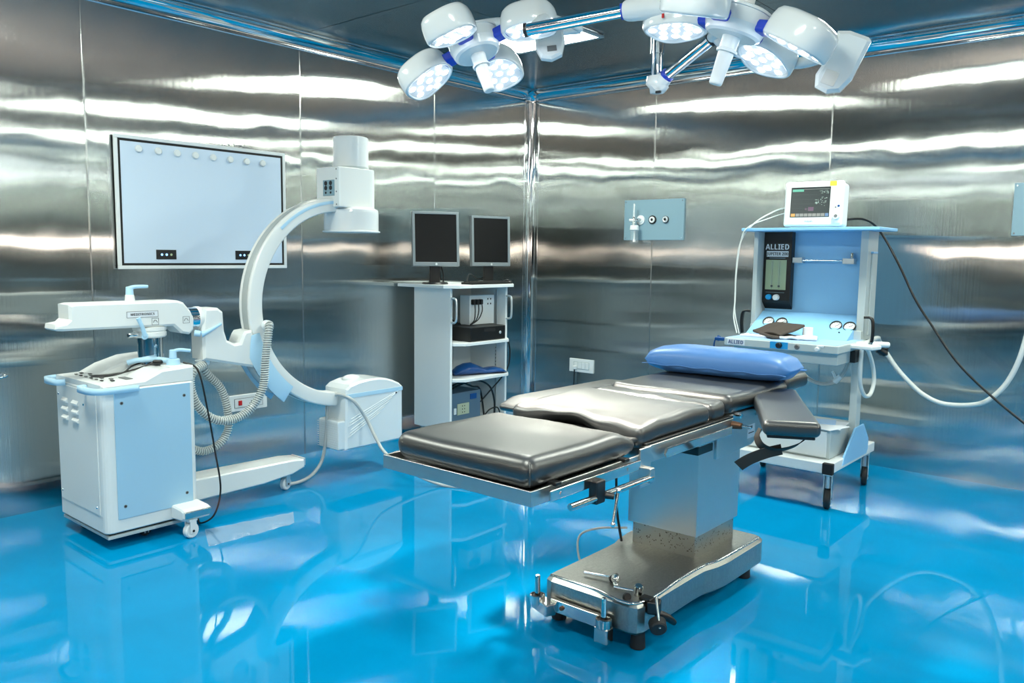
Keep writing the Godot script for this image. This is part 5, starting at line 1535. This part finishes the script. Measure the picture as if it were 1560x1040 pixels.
func surgical_lights() -> void:
	glow("field_glow", Color(0.95, 0.98, 1.0), 0.10)
	# ceiling plate that carries both arms
	var spin := Vector3(-1.83, CEIL, -3.07)
	var cm := thing("ceiling_mount", "round white ceiling mount carrying both surgical lamp arms", "mount", spin)
	part(cm, "flange", G.new().lathe([Vector2(0, 0), Vector2(0.16, 0), Vector2(0.16, -0.03), Vector2(0.10, -0.06), Vector2(0, -0.06)], Transform3D(Basis(), spin), 36), M.white_gloss)
	part(cm, "spindle", G.new().cyl(spin - Vector3(0, 0.06, 0), spin - Vector3(0, 0.20, 0), 0.045, 0.045, 24), M.white_gloss)
	# ---- lamp whose arm reaches towards the C-arm
	var hub := Vector3(-2.495, 2.395, -2.662)
	var b := Basis(Vector3(0.327, 0.10, 0.94), Vector3(-0.381, 0.924, 0.035), Vector3(-0.865, -0.37, 0.34)).orthonormalized()
	var t := thing("surgical_light", "four-petal white surgical lamp with blue knuckles nearer the film viewer", "surgical light", hub, "petal surgical lamps")
	petal_head(t, hub, b, [0.0, PI / 2, PI, 1.5 * PI])
	# yoke behind the petal, control pod, arm tube, joint
	var y0 := hub + b * Vector3(0, 0.085, 0)
	var y1 := sight(884, 44, 3.95)
	part(t, "yoke", G.new().tube(path([hub + b * Vector3(0, 0.05, 0), y0, sight(765, 34, 3.98), sight(830, 46, 3.98), y1], 6), 0.022, 12), M.white_gloss)
	var pc := sight(838, 68, 3.86)
	var pbasis := Basis(Vector3.UP, 0.62) * Basis(Vector3(1, 0, 0), -0.25) * Basis(Vector3(0, 0, 1), 0.12)
	var pod := part(t, "control_pod", G.new().prism([Vector2(-0.062, 0.085), Vector2(0.062, 0.085), Vector2(0.066, 0.0), Vector2(0.048, -0.06), Vector2(0.0, -0.078), Vector2(-0.045, -0.066), Vector2(-0.064, -0.02)], 0.045, Transform3D(pbasis, pc - pbasis * Vector3(0, 0, 0.02)), 0.010), M.white_gloss)
	part(pod, "pod_display", G.new().box(pc + pbasis * Vector3(0.006, -0.032, 0.026), Vector3(0.042, 0.026, 0.003), 0.002, pbasis), M.grey_rubber)
	for k in 3:
		part(pod, "pod_button", G.new().cyl(pc + pbasis * Vector3(-0.035 + 0.03 * k, 0.022 + 0.008 * k, 0.024), pc + pbasis * Vector3(-0.035 + 0.03 * k, 0.022 + 0.008 * k, 0.027), 0.006, 0.006, 10), M.panel_grey)
	var a0 := sight(801, 46, 3.42)
	var a1 := sight(946, 18, 3.36)
	var tb := part(t, "arm_tube", G.new().cyl(a0, a1, 0.0235, 0.0235, 28), M.chrome)
	part(tb, "tube_collar", G.new().cyl(a0 - (a1 - a0).normalized() * 0.006, a0 + (a1 - a0).normalized() * 0.006, 0.0265, 0.0265, 28), M.dark_metal)
	part(t, "knuckle_ring", G.new().cyl(a1, a1 + (a1 - a0).normalized() * 0.016, 0.030, 0.030, 28), M.lamp_blue)
	part(t, "swivel_link", G.new().tube(path([a0 + (a1 - a0) * 0.05, a0.lerp(y1, 0.3) + Vector3(0, 0.05, 0), y1.lerp(a0, 0.3) + Vector3(0, 0.03, 0), y1], 6), 0.015, 10), M.white_gloss)
	var j0 := a1 + (a1 - a0).normalized() * 0.014
	var j1 := sight(1030, 5, 3.30)
	var jt := part(t, "arm_joint", G.new().tube(path([j0, j0.lerp(j1, 0.4), j1, j1 + Vector3(0.02, 0.06, -0.03)], 6), [0.034, 0.038, 0.040, 0.042, 0.042, 0.043, 0.043, 0.044, 0.044, 0.045, 0.045, 0.045, 0.045, 0.045, 0.044, 0.044, 0.044, 0.043, 0.042], 20), M.white_gloss)
	part(jt, "joint_screw", G.new().cyl(sight(1008, 2, 3.262), sight(1008, 2, 3.25), 0.007, 0.006, 12), M.chrome)
	part(jt, "joint_tag", G.new().box(sight(1010, 24, 3.255), Vector3(0.010, 0.016, 0.005), 0.002), M.red)
	part(t, "upper_arm", G.new().tube(path([j1 + Vector3(0.02, 0.05, -0.03), j1 + Vector3(0.02, 0.22, -0.06), Vector3(j1.x + 0.0, 2.86, j1.z - 0.12), Vector3(spin.x, 2.89, spin.z)], 6), 0.032, 16), M.white_gloss)
	# ---- lamp above the head of the table
	var hub2 := Vector3(-1.347, 2.323, -2.796)
	var b2 := Basis(Vector3(0.051, -0.131, -0.99), Vector3(0.281, 0.953, -0.111), Vector3(0.958, -0.273, 0.085)).orthonormalized()
	var t2 := thing("surgical_light", "four-petal white surgical lamp nearer the blue anaesthesia trolley", "surgical light", hub2, "petal surgical lamps")
	petal_head(t2, hub2, b2, [0.0, PI / 2, PI, 1.5 * PI])
	var e0 := sight(1000, 124, 3.62)
	part(t2, "drop_tube", G.new().cyl(Vector3(e0.x, e0.y, e0.z), Vector3(e0.x, 2.40, e0.z), 0.0235, 0.0235, 28), M.chrome)
	part(t2, "drop_sleeve", G.new().cyl(Vector3(e0.x, 2.335, e0.z), Vector3(e0.x, 2.86, e0.z), 0.0275, 0.0275, 28), M.chrome)
	part(t2, "upper_arm", G.new().tube([Vector3(e0.x, 2.85, e0.z), Vector3(spin.x, 2.85, spin.z)], 0.035, 16), M.white_gloss)
	var d0 := sight(1014, 117, 3.60)
	var d1 := sight(1082, 61, 3.50)
	var el := part(t2, "elbow", G.new().loft([elbow_ring(e0 + Vector3(0, 0.02, 0), 0.040, 0.036), elbow_ring(e0 + Vector3(0, -0.01, 0), 0.046, 0.040), elbow_ring(sight(1004, 134, 3.61), 0.042, 0.036), elbow_ring(sight(1001, 142, 3.61), 0.030, 0.028)]), M.white_gloss)
	part(el, "elbow_shoulder", G.new().cyl(e0 + Vector3(0, -0.03, 0), d0, 0.036, 0.031, 24, 0.004), M.white_gloss)
	part(el, "elbow_slot", G.new().box(sight(1003, 140, 3.565), Vector3(0.024, 0.010, 0.012), 0.002), M.ink)
	part(t2, "knuckle_ring", G.new().cyl(d0, d0 + (d1 - d0).normalized() * 0.016, 0.029, 0.029, 28), M.lamp_blue)
	part(t2, "arm_tube", G.new().cyl(d0, d1, 0.0235, 0.0235, 28), M.chrome)
	part(t2, "tube_collar", G.new().cyl(d1, d1 + (d1 - d0).normalized() * 0.012, 0.029, 0.029, 28), M.black)
	part(t2, "link_bar", G.new().tube(path([d1 + (d1 - d0).normalized() * 0.01 + Vector3(-0.02, 0.012, 0), d1 + Vector3(0.02, 0.01, 0), sight(1112, 74, 3.44), sight(1170, 92, 3.50), sight(1218, 96, 3.46), sight(1262, 84, 3.30)], 6), 0.022, 12), M.white_gloss)
	part(t2, "hub_stem", G.new().cyl(hub2 + b2 * Vector3(0, 0.06, 0), hub2 + b2 * Vector3(0, 0.13, 0), 0.04, 0.035, 20).cyl(hub2 + b2 * Vector3(0, 0.11, 0), d1, 0.026, 0.022, 14), M.white_gloss)
	var qc := sight(1281, 98, 3.22)
	var qb := Basis(Vector3.UP, 0.35) * Basis(Vector3(0, 0, 1), -0.42) * Basis(Vector3(1, 0, 0), 0.10)
	var pod2 := part(t2, "control_pod", G.new().prism([Vector2(-0.058, 0.095), Vector2(-0.02, 0.108), Vector2(0.045, 0.108), Vector2(0.058, 0.10), Vector2(0.058, -0.035), Vector2(0.040, -0.085), Vector2(0.0, -0.106), Vector2(-0.045, -0.10), Vector2(-0.062, -0.06), Vector2(-0.052, 0.0)], 0.058, Transform3D(qb, qc - qb * Vector3(0, 0, 0.03)), 0.012), M.white_gloss)
	part(pod2, "pod_display", G.new().box(qc + qb * Vector3(-0.012, -0.055, 0.0285), Vector3(0.05, 0.05, 0.002), 0.004, qb), M.silver)
	part(pod2, "pod_boss", G.new().cyl(qc + qb * Vector3(-0.065, 0.02, 0.0), qc + qb * Vector3(-0.095, 0.02, 0.0), 0.032, 0.026, 20, 0.004), M.white_gloss)

func elbow_ring(c: Vector3, rx: float, rz: float) -> Array:
	var r := []
	for k in 20:
		var an := TAU * k / 20.0
		r.append(c + Vector3(rx * cos(an), 0, rz * sin(an)))
	return r

# ------------------------------------------------------------------ film viewer on the left wall
func film_viewer() -> void:
	var xb := LW + 0.008
	var t := thing("film_viewer", "wide wall light box for x-ray films with a row of round clips", "film viewer", Vector3(LW, 1.78, -2.777))
	var z0 := -2.198
	var z1 := -3.376
	var y0 := 1.380
	var y1 := 2.180
	var box := func(a: Vector3, b: Vector3, r: float) -> G: return G.new().bx(a, b, r)
	part(t, "housing", box.call(Vector3(xb, y0 + 0.004, z1 + 0.004), Vector3(-4.984, y1 - 0.004, z0 - 0.004), 0.003), M.black)
	var fr := G.new()
	for q in [[y0, y0 + 0.022, z1, z0], [y1 - 0.022, y1, z1, z0], [y0 + 0.022, y1 - 0.022, z1, z1 + 0.022], [y0 + 0.022, y1 - 0.022, z0 - 0.022, z0]]:
		fr.bx(Vector3(-4.990, q[0], q[2]), Vector3(-4.973, q[1], q[3]), 0.003)
	part(t, "frame", fr, M.white_gloss)
	var gk := G.new()
	for q in [[y0 + 0.022, y0 + 0.036, z1 + 0.022, z0 - 0.022], [y1 - 0.036, y1 - 0.022, z1 + 0.022, z0 - 0.022], [y0 + 0.036, y1 - 0.036, z1 + 0.022, z1 + 0.036], [y0 + 0.036, y1 - 0.036, z0 - 0.036, z0 - 0.022]]:
		gk.bx(Vector3(-4.988, q[0], q[2]), Vector3(-4.977, q[1], q[3]), 0.001)
	part(t, "gasket", gk, M.black_matte)
	part(t, "diffuser", box.call(Vector3(-4.993, y0 + 0.036, z1 + 0.036), Vector3(-4.978, y1 - 0.036, z0 - 0.036), 0.001), M.acrylic)
	for k in 8:
		var c := Vector3(-4.978, lerpf(2.104, 2.094, k / 7.0), lerpf(-2.344, -3.196, k / 7.0))
		part(t, "film_clip", G.new().lathe([Vector2(0.022, 0.0), Vector2(0.022, 0.008), Vector2(0.018, 0.014), Vector2(0, 0.015)], Transform3D(Basis(Vector3(0, 0, 1), -PI / 2), c), 20), M.white_plastic)
	for q in [[-2.433, -2.562, 3], [-2.976, -3.105, 3]]:
		var cp := part(t, "control_panel", box.call(Vector3(-4.979, 1.440, q[1]), Vector3(-4.9745, 1.499, q[0]), 0.001), M.black)
		for k in 3:
			var zz: float = lerpf(q[0], q[1], 0.27 + 0.235 * k)
			part(cp, "touch_button", G.new().cyl(Vector3(-4.975, 1.469, zz), Vector3(-4.9735, 1.469, zz), 0.0075, 0.0075, 12), M.indicator_glow if k < 2 else M.flow_scale)

# ------------------------------------------------------------------ fittings on the walls
func wall_fittings() -> void:
	# socket plate with a red rocker on the left wall
	var s := thing("switch_plate", "white wall switch plate with one red rocker behind the corrugated hose", "switch plate", Vector3(LW, 0.456, -3.06))
	part(s, "plate", G.new().bx(Vector3(LW - 0.002, 0.400, -3.208), Vector3(LW + 0.012, 0.512, -2.915), 0.004), M.white_plastic)
	part(s, "inset", G.new().bx(Vector3(LW + 0.011, 0.425, -3.17), Vector3(LW + 0.0135, 0.487, -2.955), 0.001), M.white_plastic)
	var ln := G.new()
	for q in [[0.4245, 0.4262, -3.171, -2.954], [0.4858, 0.4875, -3.171, -2.954], [0.4245, 0.4875, -3.1715, -3.170], [0.4245, 0.4875, -2.955, -2.9535]]:
		ln.bx(Vector3(LW + 0.012, q[0], q[2]), Vector3(LW + 0.0145, q[1], q[3]), 0.0)
	part(s, "inset_line", ln, M.ink)
	part(s, "rocker", G.new().bx(Vector3(LW + 0.013, 0.440, -3.008), Vector3(LW + 0.021, 0.474, -2.982), 0.003), M.red)
	for k in 3:
		part(s, "socket_hole", G.new().cyl(Vector3(LW + 0.0135, 0.447 + 0.013 * (k % 2), -3.07 - 0.013 * k), Vector3(LW + 0.0142, 0.447 + 0.013 * (k % 2), -3.07 - 0.013 * k), 0.004, 0.004, 10), M.ink)
	# socket plate on the back wall
	var p := thing("socket_plate", "white socket plate with a plugged black cord on the back wall", "socket plate", Vector3(-4.36, 0.475, BW))
	part(p, "plate", G.new().bx(Vector3(-4.495, 0.413, BW - 0.002), Vector3(-4.225, 0.537, BW + 0.012), 0.004), M.white_plastic)
	part(p, "module_frame", G.new().bx(Vector3(-4.445, 0.440, BW + 0.011), Vector3(-4.265, 0.512, BW + 0.0145), 0.002), M.grey_paint)
	for k in 4:
		part(p, "module", G.new().bx(Vector3(-4.436 + 0.042 * k, 0.446, BW + 0.013), Vector3(-4.400 + 0.042 * k, 0.506, BW + 0.018), 0.003), M.white_plastic)
	part(p, "plug", G.new().box(Vector3(-4.418, 0.455, BW + 0.03), Vector3(0.034, 0.034, 0.03), 0.006), M.white_plastic)
	single("socket_cable", "black cord dropping from the socket plate on the back wall", "cord", Vector3(-4.418, 0.44, BW + 0.03), G.new().tube(path([Vector3(-4.418, 0.44, BW + 0.035), Vector3(-4.424, 0.33, BW + 0.03), Vector3(-4.43, 0.18, BW + 0.035), Vector3(-4.42, 0.06, BW + 0.05), Vector3(-4.35, 0.010, BW + 0.10), Vector3(-4.1, 0.007, BW + 0.16)], 8), 0.006, 8), M.black)
	# medical gas outlets
	var g := thing("gas_outlet_plate", "blue-grey steel plate with three round gas outlets on the back wall", "gas outlet", Vector3(-3.635, 1.80, BW))
	part(g, "plate", G.new().bx(Vector3(-3.927, 1.632, BW - 0.003), Vector3(-3.343, 1.977, BW + 0.016), 0.003), M.panel_grey)
	for q in [Vector2(-3.91, 1.96), Vector2(-3.36, 1.96), Vector2(-3.36, 1.65), Vector2(-3.91, 1.65)]:
		part(g, "screw", G.new().cyl(Vector3(q.x, q.y, BW + 0.015), Vector3(q.x, q.y, BW + 0.019), 0.006, 0.005, 10), M.chrome)
	var kk := 0
	for x in [-3.757, -3.640, -3.513]:
		var c := Vector3(x, 1.805, BW + 0.016)
		var r := [0.040, 0.036, 0.030]
		var v := part(g, "outlet", G.new().lathe([Vector2(0.018, 0.012), Vector2(r[kk], 0.010), Vector2(r[kk], 0.0)], Transform3D(Basis(Vector3(1, 0, 0), PI / 2), c), 28), M.black if kk > 0 else M.white_plastic)
		part(v, "outlet_ring", G.new().lathe([Vector2(0.012, 0.018), Vector2(0.016, 0.020), Vector2(0.026, 0.018), Vector2(0.027, 0.010)], Transform3D(Basis(Vector3(1, 0, 0), PI / 2), c), 28), M.white_plastic if kk < 2 else M.silver)
		part(v, "outlet_bore", G.new().cyl(c, c + Vector3(0, 0, 0.016), 0.012, 0.012, 18), M.ink)
		kk += 1
	# flow meter with humidifier bottle plugged into the first outlet
	var f := thing("oxygen_flowmeter", "clear flow meter with white capped humidifier bottle on the gas plate", "flow meter", Vector3(-3.775, 1.80, BW + 0.03))
	var fx := -3.785
	var fzz := BW + 0.085
	part(f, "valve_body", G.new().cyl(Vector3(-3.76, 1.805, BW + 0.03), Vector3(fx, 1.800, fzz), 0.016, 0.014, 16).cyl(Vector3(fx, 1.755, fzz), Vector3(fx, 1.83, fzz), 0.014, 0.012, 16), M.chrome)
	part(f, "flow_tube", G.new().cyl(Vector3(fx, 1.83, fzz), Vector3(fx, 1.945, fzz), 0.013, 0.011, 16), M.clear_glass)
	part(f, "scale_rod", G.new().cyl(Vector3(fx, 1.83, fzz), Vector3(fx, 1.94, fzz), 0.005, 0.005, 10), M.white_plastic)
	part(f, "adjust_knob", G.new().cyl(Vector3(fx, 1.80, fzz), Vector3(fx - 0.035, 1.80, fzz + 0.02), 0.012, 0.012, 14, 0.002), M.white_plastic)
	part(f, "bottle_cap", G.new().cyl(Vector3(fx + 0.008, 1.715, fzz), Vector3(fx + 0.008, 1.757, fzz), 0.040, 0.036, 26, 0.004), M.white_plastic)
	part(f, "bottle", G.new().lathe([Vector2(0.034, 0.112), Vector2(0.035, 0.10), Vector2(0.035, 0.008), Vector2(0.030, 0.0), Vector2(0, 0.0)], Transform3D(Basis(), Vector3(fx + 0.008, 1.604, fzz)), 28), M.clear_glass)
	part(f, "diffuser_stem", G.new().cyl(Vector3(fx + 0.008, 1.625, fzz), Vector3(fx + 0.008, 1.715, fzz), 0.006, 0.006, 10).cyl(Vector3(fx + 0.008, 1.618, fzz), Vector3(fx + 0.008, 1.640, fzz), 0.011, 0.008, 12), M.white_plastic)
	# second plate further along
	var g2 := thing("gas_outlet_plate", "blue-grey wall plate further along the back wall behind the hose", "gas outlet", Vector3(-0.69, 1.82, BW))
	part(g2, "plate", G.new().bx(Vector3(-0.983, 1.656, BW - 0.003), Vector3(-0.40, 1.992, BW + 0.016), 0.003), M.panel_grey)
	for q in [Vector2(-0.967, 1.975), Vector2(-0.967, 1.672), Vector2(-0.416, 1.975), Vector2(-0.416, 1.672)]:
		part(g2, "screw", G.new().cyl(Vector3(q.x, q.y, BW + 0.015), Vector3(q.x, q.y, BW + 0.019), 0.006, 0.005, 10), M.chrome)
	for x in [-0.80, -0.69, -0.57]:
		part(g2, "outlet", G.new().lathe([Vector2(0.0, 0.012), Vector2(0.018, 0.012), Vector2(0.036, 0.010), Vector2(0.036, 0.0)], Transform3D(Basis(Vector3(1, 0, 0), PI / 2), Vector3(x, 1.82, BW + 0.016)), 24), M.black)
	# ring pull on the left wall
	var h := thing("ring_pull", "small chrome ring pull on the left steel wall by the x-ray machine", "pull handle", Vector3(LW, 0.80, -1.50))
	part(h, "rose", G.new().cyl(Vector3(LW - 0.002, 0.80, -1.51), Vector3(LW + 0.012, 0.80, -1.51), 0.022, 0.020, 20, 0.003), M.chrome)
	var rp := []
	for k in 25:
		var an := TAU * k / 24.0
		rp.append(Vector3(LW + 0.040 + 0.022 * cos(an), 0.80 + 0.010 * cos(an), -1.512 + 0.062 * sin(an)))
	part(h, "ring", G.new().tube(rp, 0.005, 8, false), M.chrome)

# ------------------------------------------------------------------ loose things
func loose_items() -> void:
	# blue pillow across the head of the table
	var c := Vector3(-1.765, 0.985, -3.655)
	var rings := []
	var dirp := Vector3(0.72, 0.0, -0.05).normalized()
	var dz := dirp.cross(Vector3.UP).normalized()
	for k in 25:
		var s := -1.0 + 2.0 * k / 24.0
		var f := pow(maxf(0.0, 1.0 - pow(absf(s), 5.0)), 0.5)
		var hy := 0.012 + 0.050 * f
		var hz := 0.125 + 0.012 * f
		if k == 0 or k == 24:
			hy = 0.006
			hz = 0.10
		var ring := []
		for i in 28:
			var an := TAU * i / 28.0
			var ca := cos(an)
			var sa := sin(an)
			var y := hy * signf(sa) * pow(absf(sa), 0.85)
			var lift := 0.0 if sa < 0 else 0.014 * f
			ring.append(c + dirp * (0.365 * s) + dz * (hz * signf(ca) * pow(absf(ca), 0.8)) + Vector3(0, y + lift + 0.004 * noise.get_noise_3d(s * 3.0, an, 2.0), 0))
		rings.append(ring)
	var pl := thing("gel_pillow", "plump blue vinyl pillow lying across the head of the operating table", "pillow", Vector3(-1.765, 0.925, -3.655))
	part(pl, "body", G.new().loft(rings), M.pillow_vinyl)
	var sm := []
	for k in 23:
		var s := -0.98 + 1.96 * k / 22.0
		sm.append(c + dirp * (0.365 * s) + dz * -0.139 + Vector3(0, -0.016 + 0.003 * sin(k * 1.3), 0))
	var sm2 := []
	for k in 23:
		var s := -0.98 + 1.96 * k / 22.0
		sm2.append(c + dirp * (0.365 * s) + dz * 0.139 + Vector3(0, -0.016 + 0.003 * sin(k * 1.3), 0))
	part(pl, "seam", G.new().tube(sm, 0.0022, 6).tube(sm2, 0.0022, 6), M.pillow_vinyl)
	part(pl, "corner_tag", G.new().box(c + dirp * 0.375 + Vector3(0, -0.005, 0) + dz * -0.05, Vector3(0.03, 0.004, 0.03), 0.001), M.pillow_vinyl)
	# rail clamps left on the table base
	var y := 0.1935
	var k1 := thing("rail_clamp", "small chrome T-handle clamp lying on the steel base near its middle", "clamp", Vector3(-1.75, y, -2.655), "loose clamps on the table base")
	part(k1, "handle", G.new().cyl(Vector3(-1.845, y + 0.012, -2.645), Vector3(-1.735, y + 0.016, -2.668), 0.0075, 0.0065, 12, 0.001), M.chrome)
	part(k1, "spindle", G.new().cyl(Vector3(-1.730, y + 0.008, -2.668), Vector3(-1.700, y + 0.030, -2.672), 0.015, 0.013, 14, 0.002), M.dark_metal)
	part(k1, "knob", G.new().ball(Vector3(-1.702, y + 0.022, -2.660), Vector3(0.019, 0.019, 0.019), 14).cyl(Vector3(-1.69, y + 0.010, -2.640), Vector3(-1.672, y + 0.010, -2.622), 0.011, 0.010, 12), M.bright_steel)
	var k2 := thing("rail_clamp", "chrome clamp on the steel base lying against the round knob at the rim", "clamp", Vector3(-1.61, y, -2.63), "loose clamps on the table base")
	part(k2, "handle", G.new().cyl(Vector3(-1.680, y + 0.008, -2.615), Vector3(-1.585, y + 0.012, -2.632), 0.0055, 0.005, 12, 0.001), M.chrome)
	part(k2, "knob", G.new().cyl(Vector3(-1.580, y, -2.628), Vector3(-1.572, y + 0.042, -2.625), 0.019, 0.017, 18, 0.003), M.bright_steel)
	part(k2, "pad", G.new().cyl(Vector3(-1.60, y + 0.004, -2.575), Vector3(-1.585, y + 0.008, -2.568), 0.016, 0.016, 14, 0.002), M.dark_metal)
	var k3 := thing("rail_clamp", "dark clamp with chrome lever and black round knob hooked on the base corner", "clamp", Vector3(-1.49, 0.13, -2.60), "loose clamps on the table base")
	part(k3, "jaw", G.new().box(Vector3(-1.498, 0.176, -2.615), Vector3(0.052, 0.052, 0.050), 0.008, Basis(Vector3.UP, 0.4)).box(Vector3(-1.53, 0.198, -2.615), Vector3(0.05, 0.014, 0.04), 0.004), M.dark_metal)
	part(k3, "lever", G.new().cyl(Vector3(-1.482, 0.225, -2.600), Vector3(-1.448, 0.118, -2.575), 0.0055, 0.005, 12, 0.001), M.chrome)
	part(k3, "knob", G.new().cyl(Vector3(-1.478, 0.125, -2.605), Vector3(-1.452, 0.112, -2.575), 0.034, 0.032, 22, 0.005), M.rubber)
	part(k3, "hook", G.new().tube(path([Vector3(-1.488, 0.15, -2.62), Vector3(-1.462, 0.13, -2.655), Vector3(-1.45, 0.10, -2.69)], 5), [0.016, 0.016, 0.016, 0.016, 0.016, 0.015, 0.015, 0.014, 0.013, 0.012, 0.010], 10), M.black)
	# strip of clear film on the floor beside the caster
	var fr := []
	for i in 17:
		var s := i / 16.0
		var a := Vector3(-4.0, 0.0025, -2.17).lerp(Vector3(-3.90, 0.0025, -2.66), s)
		var bq := Vector3(-3.745, 0.0025, -2.05).lerp(Vector3(-3.73, 0.0025, -2.55), s)
		var w := 0.006 * absf(noise.get_noise_2d(s * 6.0, 3.0))
		fr.append([a + Vector3(0, w, 0), a.lerp(bq, 0.5) + Vector3(0, 0.006 * absf(sin(i * 1.1)), 0), bq + Vector3(0, w * 1.4, 0)])
	var g := G.new()
	for r in fr:
		for q in r:
			g.add(q, Vector3(0.05 * sin(q.z * 30.0), 1, 0.05 * cos(q.x * 40.0)).normalized())
	for i in 16:
		for j in 2:
			g.quad(i * 3 + j, (i + 1) * 3 + j, (i + 1) * 3 + j + 1, i * 3 + j + 1)
	single("plastic_film", "strip of clear plastic film on the blue floor by the caster", "film", Vector3(-3.85, 0, -2.35), g, M.wrap_film)
